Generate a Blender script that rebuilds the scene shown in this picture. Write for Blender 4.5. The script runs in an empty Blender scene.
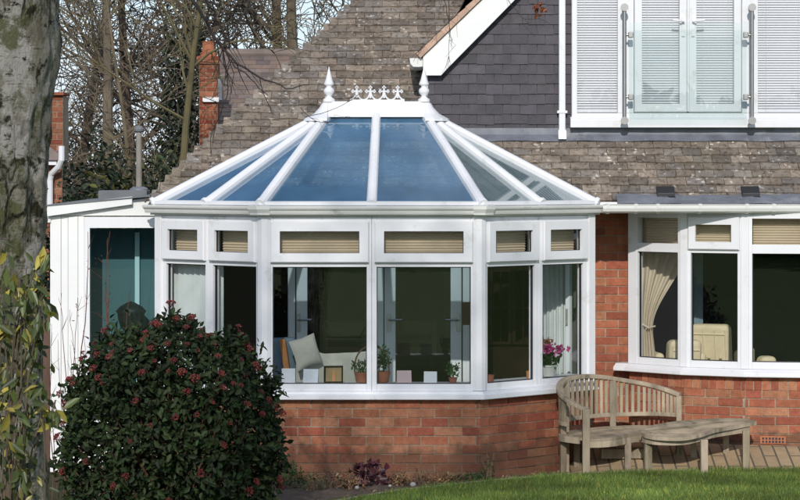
import bpy, math, random
import numpy as np
from mathutils import Vector, Matrix
random.seed(7); rng = np.random.default_rng(11)
R = math.radians
scn = bpy.context.scene
COL = scn.collection
FPX, EYE, HOR = 2440.0, 2.46, 175.0          # focal length in photo pixels, eye height, horizon row

def P(px, py, Y):                            # photo pixel at depth Y (conservatory front is Y = 0)
    D = Y + 20.0
    return Vector(((px-400)*D/FPX, Y, EYE-(py-HOR)*D/FPX))
def PX(px, Y): return (px-400)*(Y+20)/FPX
def PZ(py, Y): return EYE-(py-HOR)*(Y+20)/FPX

# ------------------------------------------------------------------ materials
def newmat(name):
    m = bpy.data.materials.new(name); m.use_nodes = True
    nt = m.node_tree
    b = nt.nodes['Principled BSDF']
    return m, nt, b
def N(nt, t, **kw):
    n = nt.nodes.new(t)
    for k, v in kw.items():
        if k in n.inputs.keys(): n.inputs[k].default_value = v
        else: setattr(n, k, v)
    return n
def mixc(nt, fac, a, b, mode='MIX'):
    n = nt.nodes.new('ShaderNodeMix'); n.data_type = 'RGBA'; n.blend_type = mode
    L = nt.links
    for sock, v in ((n.inputs[0], fac), (n.inputs[6], a), (n.inputs[7], b)):
        if hasattr(v, 'links'): L.new(v, sock)
        else: sock.default_value = v if not isinstance(v, tuple) else (*v[:3], 1)
    return n.outputs[2]
def ramp(nt, src, stops):
    n = nt.nodes.new('ShaderNodeValToRGB')
    e = n.color_ramp.elements
    while len(e) < len(stops): e.new(0.5)
    for i, (p, c) in enumerate(stops):
        e[i].position = p
        e[i].color = (c, c, c, 1) if not isinstance(c, tuple) else (*c, 1)
    nt.links.new(src, n.inputs[0]); return n.outputs[0]
def noise(nt, co, scale, detail=4, rough=.55):
    n = N(nt, 'ShaderNodeTexNoise', Scale=scale, Detail=detail, Roughness=rough)
    nt.links.new(co, n.inputs['Vector']); return n.outputs['Fac']
def wpos(nt):
    return N(nt, 'ShaderNodeNewGeometry').outputs['Position']
def opos(nt):
    return N(nt, 'ShaderNodeTexCoord').outputs['Object']
def mat(name, col, rough=.6, var=.25, scale=6, tint=False, bump=0, bscale=60, metal=0, spec=.5, dirt=None, stretch=None, coat=0, trans=0):
    """base colour broken up by noise at two scales, optional per-face tint, bump and dirt"""
    m, nt, b = newmat(name); L = nt.links
    co = opos(nt)
    if stretch:
        mp = N(nt, 'ShaderNodeMapping'); mp.inputs['Scale'].default_value = stretch
        L.new(co, mp.inputs['Vector']); co = mp.outputs[0]
    lo = tuple(c*(1-var) for c in col); hi = tuple(min(1, c*(1+var)) for c in col)
    c = mixc(nt, ramp(nt, noise(nt, co, scale), [(.3, 0.), (.7, 1.)]), lo, hi)
    if dirt:
        c = mixc(nt, ramp(nt, noise(nt, co, dirt[1], 6, .7), [(dirt[2], 0.), (min(1, dirt[2]+.15), 1.)]), c, dirt[0])
    if tint:
        a = N(nt, 'ShaderNodeAttribute'); a.attribute_name = 'tint'
        c = mixc(nt, 1.0, c, a.outputs['Color'], 'MULTIPLY')
    L.new(c, b.inputs['Base Color'])
    b.inputs['Roughness'].default_value = rough; b.inputs['Metallic'].default_value = metal
    b.inputs['Specular IOR Level'].default_value = spec
    if coat: b.inputs['Coat Weight'].default_value = coat
    if bump:
        bp = N(nt, 'ShaderNodeBump', Strength=bump, Distance=.01)
        L.new(noise(nt, co, bscale, 5), bp.inputs['Height']); L.new(bp.outputs[0], b.inputs['Normal'])
    if trans:
        t = N(nt, 'ShaderNodeBsdfTranslucent'); L.new(c, t.inputs[0])
        ms = N(nt, 'ShaderNodeMixShader'); ms.inputs[0].default_value = trans
        L.new(b.outputs[0], ms.inputs[1]); L.new(t.outputs[0], ms.inputs[2])
        L.new(ms.outputs[0], nt.nodes['Material Output'].inputs[0])
    return m
def glassmat(name, tint, refl=.06, gain=1.0, body=None, bodyfac=0, rough=0.0, wav=.0):
    m, nt, b = newmat(name); L = nt.links
    nt.nodes.remove(b)
    tr = N(nt, 'ShaderNodeBsdfTransparent'); tr.inputs[0].default_value = (*tint, 1)
    gl = N(nt, 'ShaderNodeBsdfGlossy'); gl.inputs['Roughness'].default_value = rough
    ge = N(nt, 'ShaderNodeNewGeometry'); dt = N(nt, 'ShaderNodeVectorMath', operation='DOT_PRODUCT')
    L.new(ge.outputs['Normal'], dt.inputs[0]); L.new(ge.outputs['Incoming'], dt.inputs[1])
    ab = N(nt, 'ShaderNodeMath', operation='ABSOLUTE'); L.new(dt.outputs['Value'], ab.inputs[0])
    iv = N(nt, 'ShaderNodeMath', operation='SUBTRACT'); iv.inputs[0].default_value = 1; L.new(ab.outputs[0], iv.inputs[1])
    pw = N(nt, 'ShaderNodeMath', operation='POWER'); L.new(iv.outputs[0], pw.inputs[0]); pw.inputs[1].default_value = 5
    fr = N(nt, 'ShaderNodeMath', operation='MULTIPLY_ADD'); L.new(pw.outputs[0], fr.inputs[0]); fr.inputs[1].default_value = .93; fr.inputs[2].default_value = .07
    ma = N(nt, 'ShaderNodeMath', operation='MULTIPLY_ADD'); ma.use_clamp = True
    L.new(fr.outputs[0], ma.inputs[0]); ma.inputs[1].default_value = gain; ma.inputs[2].default_value = refl
    if wav:
        bp = N(nt, 'ShaderNodeBump', Strength=wav, Distance=.01)
        L.new(noise(nt, opos(nt), 1.6, 2), bp.inputs['Height']); L.new(bp.outputs[0], gl.inputs['Normal'])
    base = tr.outputs[0]
    if body:
        df = N(nt, 'ShaderNodeBsdfDiffuse')
        co = opos(nt)
        cc = mixc(nt, ramp(nt, noise(nt, co, 2.2, 6, .65), [(.3, 0.), (.7, 1.)]), tuple(c*.66 for c in body), tuple(c*1.3 for c in body))
        L.new(cc, df.inputs[0])
        mb = N(nt, 'ShaderNodeMixShader'); mb.inputs[0].default_value = bodyfac
        L.new(base, mb.inputs[1]); L.new(df.outputs[0], mb.inputs[2]); base = mb.outputs[0]
    ms = N(nt, 'ShaderNodeMixShader'); L.new(ma.outputs[0], ms.inputs[0])
    L.new(base, ms.inputs[1]); L.new(gl.outputs[0], ms.inputs[2])
    L.new(ms.outputs[0], nt.nodes['Material Output'].inputs[0])
    return m

M = {}
M['upvc'] = mat('white_upvc', (.78, .78, .80), .35, .04, 3, dirt=((.60, .60, .57), 4.5, .58))
M['upvc_in'] = mat('inner_door_paint', (.90, .94, .95), .4, .03, 3)
M['board'] = mat('white_painted_board', (.80, .80, .79), .5, .05, 2, dirt=((.55, .54, .5), 2.5, .64), bump=.06, bscale=20)
M['gutter'] = mat('white_gutter', (.74, .74, .71), .35, .06, 4, dirt=((.42, .40, .35), 5, .6))
def brickmat():
    m, nt, b = newmat('red_brick'); L = nt.links; co = wpos(nt)
    a = N(nt, 'ShaderNodeAttribute'); a.attribute_name = 'tint'
    c = mixc(nt, ramp(nt, noise(nt, co, 22, 6, .7), [(.3, 0.), (.7, 1.)]), (.74, .72, .70), (1.2, 1.22, 1.25))
    c = mixc(nt, 1.0, c, a.outputs['Color'], 'MULTIPLY')
    c = mixc(nt, ramp(nt, noise(nt, co, 2.1, 6, .7), [(.48, 0.), (.75, .55)]), c, (.15, .065, .045))
    c = mixc(nt, ramp(nt, noise(nt, co, 6.5, 8, .75), [(.58, 0.), (.72, .45)]), c, (.46, .33, .25))
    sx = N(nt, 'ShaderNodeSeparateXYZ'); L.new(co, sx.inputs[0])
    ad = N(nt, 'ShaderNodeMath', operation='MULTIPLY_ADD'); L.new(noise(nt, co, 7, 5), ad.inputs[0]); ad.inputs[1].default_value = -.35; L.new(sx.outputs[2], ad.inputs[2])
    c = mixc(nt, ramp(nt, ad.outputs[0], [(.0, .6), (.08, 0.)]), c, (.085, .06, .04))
    L.new(c, b.inputs['Base Color']); b.inputs['Roughness'].default_value = .9; b.inputs['Specular IOR Level'].default_value = .15
    bp = N(nt, 'ShaderNodeBump', Strength=.8, Distance=.008); L.new(noise(nt, co, 90, 6, .7), bp.inputs['Height']); L.new(bp.outputs[0], b.inputs['Normal'])
    return m
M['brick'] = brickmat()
M['tile'] = None
M['slate'] = mat('dark_slate', (.054, .049, .060), .6, .22, 9, tint=True, bump=.25, bscale=50, spec=.4)
M['verge'] = mat('terracotta_verge', (.52, .36, .28), .8, .2, 9, tint=True, bump=.3)
M['lead'] = mat('grey_lead', (.16, .17, .20), .5, .3, 6, bump=.2, bscale=12, dirt=((.30, .31, .33), 4, .55))
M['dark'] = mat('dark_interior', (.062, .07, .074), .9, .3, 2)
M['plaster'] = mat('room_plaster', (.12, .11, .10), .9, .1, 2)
M['floor_in'] = mat('tiled_floor', (.16, .13, .11), .6, .2, 5)
M['steel'] = mat('brushed_steel', (.36, .35, .34), .38, .06, 20, metal=1)
M['chrome'] = mat('door_handle_metal', (.55, .55, .55), .3, .05, 20, metal=1)
M['black'] = mat('black_plastic', (.02, .02, .022), .5, .2, 5)
M['glass'] = glassmat('window_glass', (.93, .96, .955), .045, .9, wav=.02)
M['glass_up'] = glassmat('bedroom_window_glass', (.95, .96, .97), .02, .6)
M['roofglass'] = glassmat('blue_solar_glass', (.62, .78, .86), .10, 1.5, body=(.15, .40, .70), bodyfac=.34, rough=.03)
M['paleglass'] = glassmat('painted_reflection_glass', (.72, .84, .87), .10, 1.4, body=(.42, .58, .62), bodyfac=.36, rough=.03)  # pale body colour paints in the brightness reflected by the right panes
M['teal'] = glassmat('green_tinted_safety_glass', (.962, .991, .988), .02, .7)
M['tealglass'] = glassmat('side_window_glass', (.62, .80, .82), .05, .9, wav=.02)
M['wood'] = mat('weathered_teak', (.37, .30, .215), .8, .35, 7, tint=True, bump=.7, bscale=30, stretch=(1, 1, .25), dirt=((.14, .12, .075), 6, .52))
M['oak'] = mat('orange_wood', (.48, .20, .06), .5, .25, 6)
M['darkwood'] = mat('dark_brown_wood', (.026, .015, .011), .85, .3, 6, spec=.1)
M['cream'] = mat('cream_fabric', (.80, .68, .46), .9, .08, 10, bump=.2, bscale=80)
M['stone_fab'] = mat('pale_stone_fabric', (.56, .55, .47), .9, .1, 8, bump=.2, bscale=60)
M['bluefab'] = mat('blue_grey_fabric', (.17, .24, .30), .9, .15, 8, bump=.2, bscale=60)
M['blind'] = mat('pleated_blind_cloth', (.92, .77, .58), .9, .05, 3, trans=.35)
M['slat'] = mat('venetian_slat', (.80, .80, .82), .5, .03, 3)
M['vblind'] = mat('vertical_blind_cloth', (.78, .82, .81), .9, .08, 5, trans=.2)
M['curtain'] = mat('cream_curtain', (.75, .65, .50), .9, .08, 8, trans=.2)
M['card'] = mat('white_card', (.70, .71, .75), .6, .06, 9)
M['pinkcard'] = mat('pink_card', (.62, .45, .45), .6, .06, 9)
M['terra'] = mat('terracotta_pot', (.30, .10, .06), .8, .2, 10)
M['pot'] = mat('pale_glazed_pot', (.62, .60, .56), .3, .08, 6)
M['wicker'] = mat('wicker', (.14, .08, .045), .7, .3, 30)
M['leaf'] = mat('shrub_leaf', (.027, .043, .015), .6, .35, 8, tint=True, spec=.22, trans=.1)
M['houseleaf'] = mat('houseplant_leaf', (.05, .11, .035), .5, .3, 8, tint=True, trans=.25)
M['bud'] = mat('dark_red_flower_bud', (.165, .026, .024), .75, .35, 20, tint=True)
M['pink'] = mat('pink_petal', (.62, .06, .30), .6, .2, 20, tint=True, trans=.2)
M['aucuba'] = mat('variegated_leaf', (1, 1, 1), .4, .25, 12, tint=True, spec=.5, trans=.25)
M['twig'] = mat('brown_twig', (.10, .075, .05), .9, .3, 10)
M['redtwig'] = mat('red_brown_stem', (.13, .05, .035), .8, .3, 10)
M['darktwig'] = mat('dark_hanging_twig', (.045, .032, .03), .8, .3, 10)
M['bare'] = mat('bare_tree_bark', (.078, .067, .054), .95, .35, 3, tint=True)
M['evergreen'] = mat('evergreen_leaf', (.028, .04, .018), .7, .35, 3, tint=True, trans=.1)
M['heuchera'] = mat('purple_leaf', (.075, .022, .03), .5, .35, 10, tint=True, trans=.15)
M['drystem'] = mat('dry_stalk', (.22, .15, .09), .9, .3, 12, tint=True)
M['grassblade'] = mat('grass_blade', (.19, .275, .065), .6, .2, 3, tint=True, trans=.35, spec=.25)
M['soil'] = mat('garden_soil', (.12, .085, .06), .95, .35, 9, bump=1, bscale=25)
M['pebble'] = mat('pale_pebble', (.45, .42, .38), .8, .2, 12)
M['edging'] = mat('stone_edging', (.36, .32, .25), .9, .25, 9, bump=.5)
M['fence'] = mat('brown_timber', (.11, .065, .045), .85, .3, 5, bump=.3, stretch=(1, 1, .2), tint=True)
M['nroof'] = mat('neighbour_tile', (.20, .155, .135), .9, .2, 3, tint=True, bump=.3)
M['clay'] = mat('orange_clay_pot', (.42, .15, .07), .8, .2, 5)
M['greyroof'] = mat('grey_felt_roof', (.16, .17, .18), .8, .2, 4)
M['teal_wall'] = mat('teal_inner_wall', (.13, .20, .215), .8, .08, 2)
M['tilegrey'] = mat('concrete_pipe', (.26, .24, .21), .9, .2, 5, bump=.3)

def tilemat():
    m, nt, b = newmat('lichened_roof_tile'); L = nt.links
    co = wpos(nt)
    a = N(nt, 'ShaderNodeAttribute'); a.attribute_name = 'tint'
    c = mixc(nt, ramp(nt, noise(nt, co, 5, 5, .6), [(.3, 0.), (.7, 1.)]), (.165, .138, .115), (.31, .272, .232))
    c = mixc(nt, ramp(nt, noise(nt, co, 26, 5, .7), [(.5, 0.), (.66, 1.)]), c, (.095, .080, .068))
    vo = N(nt, 'ShaderNodeTexVoronoi', Scale=15.0); vo.inputs['Randomness'].default_value = 1
    n2 = N(nt, 'ShaderNodeTexNoise', Scale=18.0, Detail=4)
    L.new(co, n2.inputs['Vector'])
    ad = N(nt, 'ShaderNodeVectorMath', operation='MULTIPLY_ADD'); ad.inputs[1].default_value = (.08, .08, .08)
    L.new(n2.outputs['Color'], ad.inputs[0]); L.new(co, ad.inputs[2]); L.new(ad.outputs[0], vo.inputs['Vector'])
    spot = ramp(nt, vo.outputs['Distance'], [(.17, 1.), (.27, 0.)])
    gate = ramp(nt, noise(nt, co, 2.4, 5, .7), [(.43, 0.), (.56, 1.)])
    mm = N(nt, 'ShaderNodeMath', operation='MULTIPLY'); L.new(spot, mm.inputs[0]); L.new(gate, mm.inputs[1])
    c = mixc(nt, mm.outputs[0], c, (.52, .50, .45))
    c = mixc(nt, ramp(nt, noise(nt, co, 1.3, 5, .7), [(.58, 0.), (.72, .5)]), c, (.15, .135, .085))
    c = mixc(nt, 1.0, c, a.outputs['Color'], 'MULTIPLY')
    L.new(c, b.inputs['Base Color']); b.inputs['Roughness'].default_value = .9
    b.inputs['Specular IOR Level'].default_value = .2
    bp = N(nt, 'ShaderNodeBump', Strength=.6, Distance=.01)
    L.new(noise(nt, co, 60, 5), bp.inputs['Height']); L.new(bp.outputs[0], b.inputs['Normal'])
    return m
M['tile'] = tilemat()

def birchmat():
    m, nt, b = newmat('birch_bark'); L = nt.links
    co = opos(nt)
    mp = N(nt, 'ShaderNodeMapping'); mp.inputs['Scale'].default_value = (1, 1, 4); L.new(co, mp.inputs['Vector'])
    mv = N(nt, 'ShaderNodeMapping'); mv.inputs['Scale'].default_value = (2.0, 2.0, 1.0); L.new(co, mv.inputs['Vector'])
    c = mixc(nt, ramp(nt, noise(nt, mv.outputs[0], 9, 8, .72), [(.36, 0.), (.64, 1.)]), (.17, .155, .11), (.46, .43, .36))
    c = mixc(nt, ramp(nt, noise(nt, co, 4.5, 6, .6), [(.53, 0.), (.58, .95)]), c, (.56, .52, .48))
    c = mixc(nt, ramp(nt, noise(nt, mp.outputs[0], 26, 5, .75), [(.56, 0.), (.64, .85)]), c, (.10, .085, .065))
    c = mixc(nt, ramp(nt, noise(nt, co, 7.5, 8, .75), [(.515, 0.), (.59, .85)]), c, (.115, .118, .036))
    c = mixc(nt, ramp(nt, noise(nt, co, 13, 6, .7), [(.565, 0.), (.62, 1.)]), c, (.035, .033, .018))
    mk = N(nt, 'ShaderNodeMapping'); mk.inputs['Scale'].default_value = (1, 1, .42); L.new(co, mk.inputs['Vector'])
    n3 = N(nt, 'ShaderNodeTexNoise', Scale=20.0, Detail=4); L.new(mk.outputs[0], n3.inputs['Vector'])
    wv = N(nt, 'ShaderNodeVectorMath', operation='MULTIPLY_ADD'); wv.inputs[1].default_value = (.07, .07, .07); L.new(n3.outputs['Color'], wv.inputs[0]); L.new(mk.outputs[0], wv.inputs[2])
    vk = N(nt, 'ShaderNodeTexVoronoi', Scale=17.0); vk.feature = 'DISTANCE_TO_EDGE'; L.new(wv.outputs[0], vk.inputs['Vector'])
    crk = ramp(nt, vk.outputs['Distance'], [(.0, 1.), (.13, 0.)])
    gt_n = ramp(nt, noise(nt, co, 3.5, 4, .6), [(.45, 0.), (.60, 1.)])
    cm = N(nt, 'ShaderNodeMath', operation='MULTIPLY'); L.new(crk, cm.inputs[0]); L.new(gt_n, cm.inputs[1])
    c = mixc(nt, cm.outputs[0], c, (.035, .03, .018))
    hs = N(nt, 'ShaderNodeMath', operation='SUBTRACT'); L.new(noise(nt, mv.outputs[0], 34, 8, .75), hs.inputs[0]); L.new(cm.outputs[0], hs.inputs[1])
    L.new(c, b.inputs['Base Color']); b.inputs['Roughness'].default_value = .9; b.inputs['Specular IOR Level'].default_value = .2
    bp = N(nt, 'ShaderNodeBump', Strength=1.0, Distance=.03)
    L.new(hs.outputs[0], bp.inputs['Height']); L.new(bp.outputs[0], b.inputs['Normal'])
    return m
M['birch'] = birchmat()

def pavemat():
    m, nt, b = newmat('tan_block_paving'); L = nt.links
    co = wpos(nt)
    mp = N(nt, 'ShaderNodeMapping'); mp.inputs['Rotation'].default_value = (0, 0, R(90)); L.new(co, mp.inputs['Vector'])
    br = N(nt, 'ShaderNodeTexBrick', Scale=1.0)
    br.inputs['Brick Width'].default_value = .45; br.inputs['Row Height'].default_value = .11
    br.inputs['Mortar Size'].default_value = .008
    br.inputs['Color1'].default_value = (.39, .275, .155, 1); br.inputs['Color2'].default_value = (.47, .345, .20, 1)
    br.inputs['Mortar'].default_value = (.10, .085, .06, 1)
    L.new(mp.outputs[0], br.inputs['Vector'])
    c = mixc(nt, ramp(nt, noise(nt, co, 9, 6, .7), [(.35, 0.), (.75, .6)]), br.outputs['Color'], (.20, .16, .11))
    L.new(c, b.inputs['Base Color']); b.inputs['Roughness'].default_value = .9
    bp = N(nt, 'ShaderNodeBump', Strength=.8, Distance=.01)
    L.new(br.outputs['Fac'], bp.inputs['Height']); bp.invert = True; L.new(bp.outputs[0], b.inputs['Normal'])
    return m
M['pave'] = pavemat()
def groundmat(name, a, c2, sc):
    m, nt, b = newmat(name); co = wpos(nt)
    c = mixc(nt, ramp(nt, noise(nt, co, sc, 6, .6), [(.35, 0.), (.65, 1.)]), a, c2)
    c = mixc(nt, ramp(nt, noise(nt, co, sc*14, 5, .7), [(.45, 0.), (.8, .7)]), c, tuple(x*.55 for x in a))
    nt.links.new(c, b.inputs['Base Color']); b.inputs['Roughness'].default_value = 1
    b.inputs['Specular IOR Level'].default_value = .1
    return m
M['lawn'] = groundmat('lawn_turf', (.085, .135, .032), (.105, .15, .04), 1.2)
M['ground'] = groundmat('rough_ground', (.05, .062, .025), (.07, .06, .035), .4)

# ------------------------------------------------------------------ mesh building
class MB:
    def __init__(s): s.v = []; s.f = []; s.t = []
    def add(s, vs, fs, tint=(1, 1, 1)):
        o = len(s.v); s.v.extend([tuple(p) for p in vs])
        for f in fs: s.f.append(tuple(i+o for i in f)); s.t.append(tint)
    def hexa(s, q, tint=(1, 1, 1), back=True):    # q: 4 bottom + 4 top, both counter-clockwise from above
        fs = [(0, 3, 2, 1), (4, 5, 6, 7), (0, 1, 5, 4), (1, 2, 6, 5), (3, 0, 4, 7)]
        if back: fs.append((2, 3, 7, 6))
        s.add(q, fs, tint)
    def box(s, c, d, rot=None, tint=(1, 1, 1)):
        x, y, z = d[0]/2, d[1]/2, d[2]/2
        q = [Vector(p) for p in ((-x, -y, -z), (x, -y, -z), (x, y, -z), (-x, y, -z), (-x, -y, z), (x, -y, z), (x, y, z), (-x, y, z))]
        if rot is not None: q = [rot @ p for p in q]
        s.hexa([p+Vector(c) for p in q], tint)
    def bx(s, x0, x1, y0, y1, z0, z1, tint=(1, 1, 1)):
        s.box(((x0+x1)/2, (y0+y1)/2, (z0+z1)/2), (x1-x0, y1-y0, z1-z0), None, tint)
    def lbox(s, L, u0, u1, w0, w1, z0, z1, tint=(1, 1, 1), back=True):
        s.hexa([L(u0, w1, z0), L(u1, w1, z0), L(u1, w0, z0), L(u0, w0, z0), L(u0, w1, z1), L(u1, w1, z1), L(u1, w0, z1), L(u0, w0, z1)], tint, back)
    def ring(s, L, u0, u1, z0, z1, a, w0, w1, ab=None, at=None, tint=(1, 1, 1)):
        ab = a if ab is None else ab; at = a if at is None else at
        o = [(u0, z0), (u1, z0), (u1, z1), (u0, z1)]; i = [(u0+a, z0+ab), (u1-a, z0+ab), (u1-a, z1-at), (u0+a, z1-at)]
        ch = min(.008, a*.3)
        oc = [(u0+ch, z0+ch), (u1-ch, z0+ch), (u1-ch, z1-ch), (u0+ch, z1-ch)]
        vs = [L(u, w1, z) for u, z in oc]+[L(u, w1, z) for u, z in i]+[L(u, w0, z) for u, z in o]+[L(u, w0, z) for u, z in i]+[L(u, w1-ch, z) for u, z in o]
        fs = []
        for k in range(4):
            j = (k+1) % 4
            fs += [(k, j, 4+j, 4+k), (4+k, 4+j, 12+j, 12+k), (8+j, 8+k, 12+k, 12+j), (16+k, 16+j, j, k), (8+k, 8+j, 16+j, 16+k)]
        s.add(vs, fs, tint)
    def quadL(s, L, u0, u1, z0, z1, w):
        s.add([L(u0, w, z0), L(u1, w, z0), L(u1, w, z1), L(u0, w, z1)], [(0, 1, 2, 3)])
    def tube(s, pts, rad, n=6, cap=True, tint=(1, 1, 1)):
        pts = [Vector(p) for p in pts]; k = len(pts)
        if not hasattr(rad, '__len__'): rad = [rad]*k
        o = len(s.v); ref = None
        for i, p in enumerate(pts):
            d = (pts[min(i+1, k-1)]-pts[max(i-1, 0)])
            if d.length < 1e-9: d = Vector((0, 0, 1))
            d.normalize()
            if ref is None: ref = Vector((1, 0, 0)) if abs(d.x) < .8 else Vector((0, 1, 0))
            a = (ref-d*ref.dot(d)).normalized(); b = d.cross(a); ref = a
            for j in range(n):
                t = 2*math.pi*j/n
                s.v.append(tuple(p+(a*math.cos(t)+b*math.sin(t))*rad[i]))
        for i in range(k-1):
            for j in range(n):
                q = (j+1) % n
                s.f.append((o+i*n+j, o+i*n+q, o+(i+1)*n+q, o+(i+1)*n+j)); s.t.append(tint)
        if cap:
            s.f.append(tuple(o+j for j in reversed(range(n)))); s.t.append(tint)
            s.f.append(tuple(o+(k-1)*n+j for j in range(n))); s.t.append(tint)
    def lathe(s, base, prof, n=14, tint=(1, 1, 1), a0=0, a1=2*math.pi):
        full = abs(a1-a0-2*math.pi) < 1e-6; o = len(s.v); m = n if full else n+1
        for r, z in prof:
            for j in range(m):
                t = a0+(a1-a0)*j/n
                s.v.append((base[0]+r*math.cos(t), base[1]+r*math.sin(t), base[2]+z))
        for i in range(len(prof)-1):
            for j in range(n):
                q = (j+1) % m
                s.f.append((o+i*m+j, o+i*m+q, o+(i+1)*m+q, o+(i+1)*m+j)); s.t.append(tint)
    def sweep(s, line, prof, tint=(1, 1, 1), cap=True):   # line: XY points left to right, prof: closed loop of (outward, z)
        k = len(line); n = len(prof); o = len(s.v)
        for i, p in enumerate(line):
            def nor(a, b):
                t = Vector((b[0]-a[0], b[1]-a[1])).normalized(); return Vector((t.y, -t.x))
            n1 = nor(line[i-1], p) if i > 0 else nor(p, line[i+1])
            n2 = nor(p, line[i+1]) if i < k-1 else n1
            mt = (n1+n2).normalized(); mt = mt/max(.3, mt.dot(n1))
            for w, z in prof: s.v.append((p[0]+mt.x*w, p[1]+mt.y*w, z))
        for i in range(k-1):
            for j in range(n):
                q = (j+1) % n
                s.f.append((o+i*n+j, o+(i+1)*n+j, o+(i+1)*n+q, o+i*n+q)); s.t.append(tint)
        if cap:
            s.f.append(tuple(o+j for j in range(n))); s.t.append(tint)
            s.f.append(tuple(o+(k-1)*n+j for j in reversed(range(n)))); s.t.append(tint)
    def prism(s, poly, z0, z1, tint=(1, 1, 1)):
        n = len(poly); vs = [(p[0], p[1], z0) for p in poly]+[(p[0], p[1], z1) for p in poly]
        fs = [tuple(reversed(range(n))), tuple(range(n, 2*n))]+[(i, (i+1) % n, n+(i+1) % n, n+i) for i in range(n)]
        s.add(vs, fs, tint)
    def build(s, name, m, parent=None, smooth=False, bevel=0):
        me = bpy.data.meshes.new(name); me.from_pydata(s.v, [], s.f); me.update()
        if s.t:
            a = me.attributes.new('tint', 'FLOAT_COLOR', 'FACE')
            arr = np.ones((len(s.f), 4), np.float32); arr[:, :3] = np.array(s.t, np.float32)[:, :3]
            a.data.foreach_set('color', arr.ravel())
        me.materials.append(m)
        return link(name, me, parent, smooth, bevel)
def link(name, me, parent=None, smooth=False, bevel=0):
    o = bpy.data.objects.new(name, me); COL.objects.link(o)
    if parent is not None:
        o.parent = parent; bpy.context.view_layer.update() if False else None
        root = parent
        loc = Vector((0, 0, 0)); r = parent
        while r is not None: loc += r.location; r = r.parent
        o.location = -loc                        # meshes are written in world coordinates
    if smooth: me.polygons.foreach_set('use_smooth', [True]*len(me.polygons))
    if bevel:
        md = o.modifiers.new('Bevel', 'BEVEL'); md.width = bevel; md.segments = 2; md.limit_method = 'ANGLE'; md.angle_limit = R(40)
    return o
def npmesh(name, V, F, T, m, parent=None, smooth=False):
    me = bpy.data.meshes.new(name); k = F.shape[1]
    me.vertices.add(len(V)); me.vertices.foreach_set('co', V.astype(np.float32).ravel())
    me.loops.add(F.size); me.loops.foreach_set('vertex_index', F.astype(np.int32).ravel())
    me.polygons.add(len(F)); me.polygons.foreach_set('loop_start', np.arange(0, F.size, k, dtype=np.int32))
    me.polygons.foreach_set('loop_total', np.full(len(F), k, np.int32))
    me.update(calc_edges=True)
    a = me.attributes.new('tint', 'FLOAT_COLOR', 'FACE')
    arr = np.ones((len(F), 4), np.float32); arr[:, :3] = T; a.data.foreach_set('color', arr.ravel())
    me.materials.append(m)
    return link(name, me, parent, smooth)
def tag(o, label, cat, group=None, kind=None):
    if label: o['label'] = label
    if cat: o['category'] = cat
    if group: o['group'] = group
    if kind: o['kind'] = kind
    return o
def thing(name, label, cat, loc=(0, 0, 0), group=None):
    o = bpy.data.objects.new(name, None); COL.objects.link(o); o.location = loc; o.empty_display_size = .1
    return tag(o, label, cat, group)
def struct(o): o['kind'] = 'structure'; return o

class Loc:                                       # local frame of a facade running A -> B (left to right)
    def __init__(s, A, B):
        s.A = Vector((A[0], A[1], 0)); d = Vector((B[0]-A[0], B[1]-A[1], 0)); s.len = d.length
        s.t = d.normalized(); s.n = Vector((s.t.y, -s.t.x, 0))
    def __call__(s, u, w, z): return s.A+s.t*u+s.n*w+Vector((0, 0, z))
def frontal(Y): return Loc((0, Y), (1, Y))       # u == world X

BR = [(.40, .135, .075), (.43, .165, .09), (.36, .105, .062), (.47, .21, .115), (.45, .185, .10), (.33, .088, .058), (.49, .235, .135), (.41, .145, .08)]
MORT = (.42, .34, .25)
_m = tuple(sum(c[i] for c in BR)/len(BR) for i in range(3))
BR = [tuple(_m[i]+(c[i]-_m[i])*.72 for i in range(3)) for c in BR]
def bricks(mb, L, u0, u1, z0, z1, pal=BR, off=0, top_header=False):
    c = .075; k = 0; zz = z1
    mb.lbox(L, u0+.002, u1-.002, -.10, -.007, z0, z1-.002, MORT)
    if top_header:
        u = u0
        while u < u1-.02:
            e = min(u+.0725, u1); t = random.choice(pal); j = random.uniform(.8, 1.15)
            mb.lbox(L, u+.004, e-.004, -.03, random.uniform(-.001, .003), zz-.108, zz-.004, tuple(x*j for x in t), False); u = e
        zz -= .112
    while zz > z0+.01:
        b = max(z0, zz-c)
        u = u0-(.1125 if k % 2 else 0)-off
        while u < u1:
            a, e = max(u, u0), min(u+.225, u1)
            if e-a > .03:
                t = random.choice(pal); j = random.uniform(.78, 1.15)
                dz = random.uniform(-.0015, .0015)
                mb.lbox(L, a+.004+random.uniform(0, .002), e-.004-random.uniform(0, .002), -.03, random.uniform(-.002, .004), b+.009+dz, zz+dz, tuple(x*j for x in t), False)
            u += .225
        zz -= c; k += 1

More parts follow.
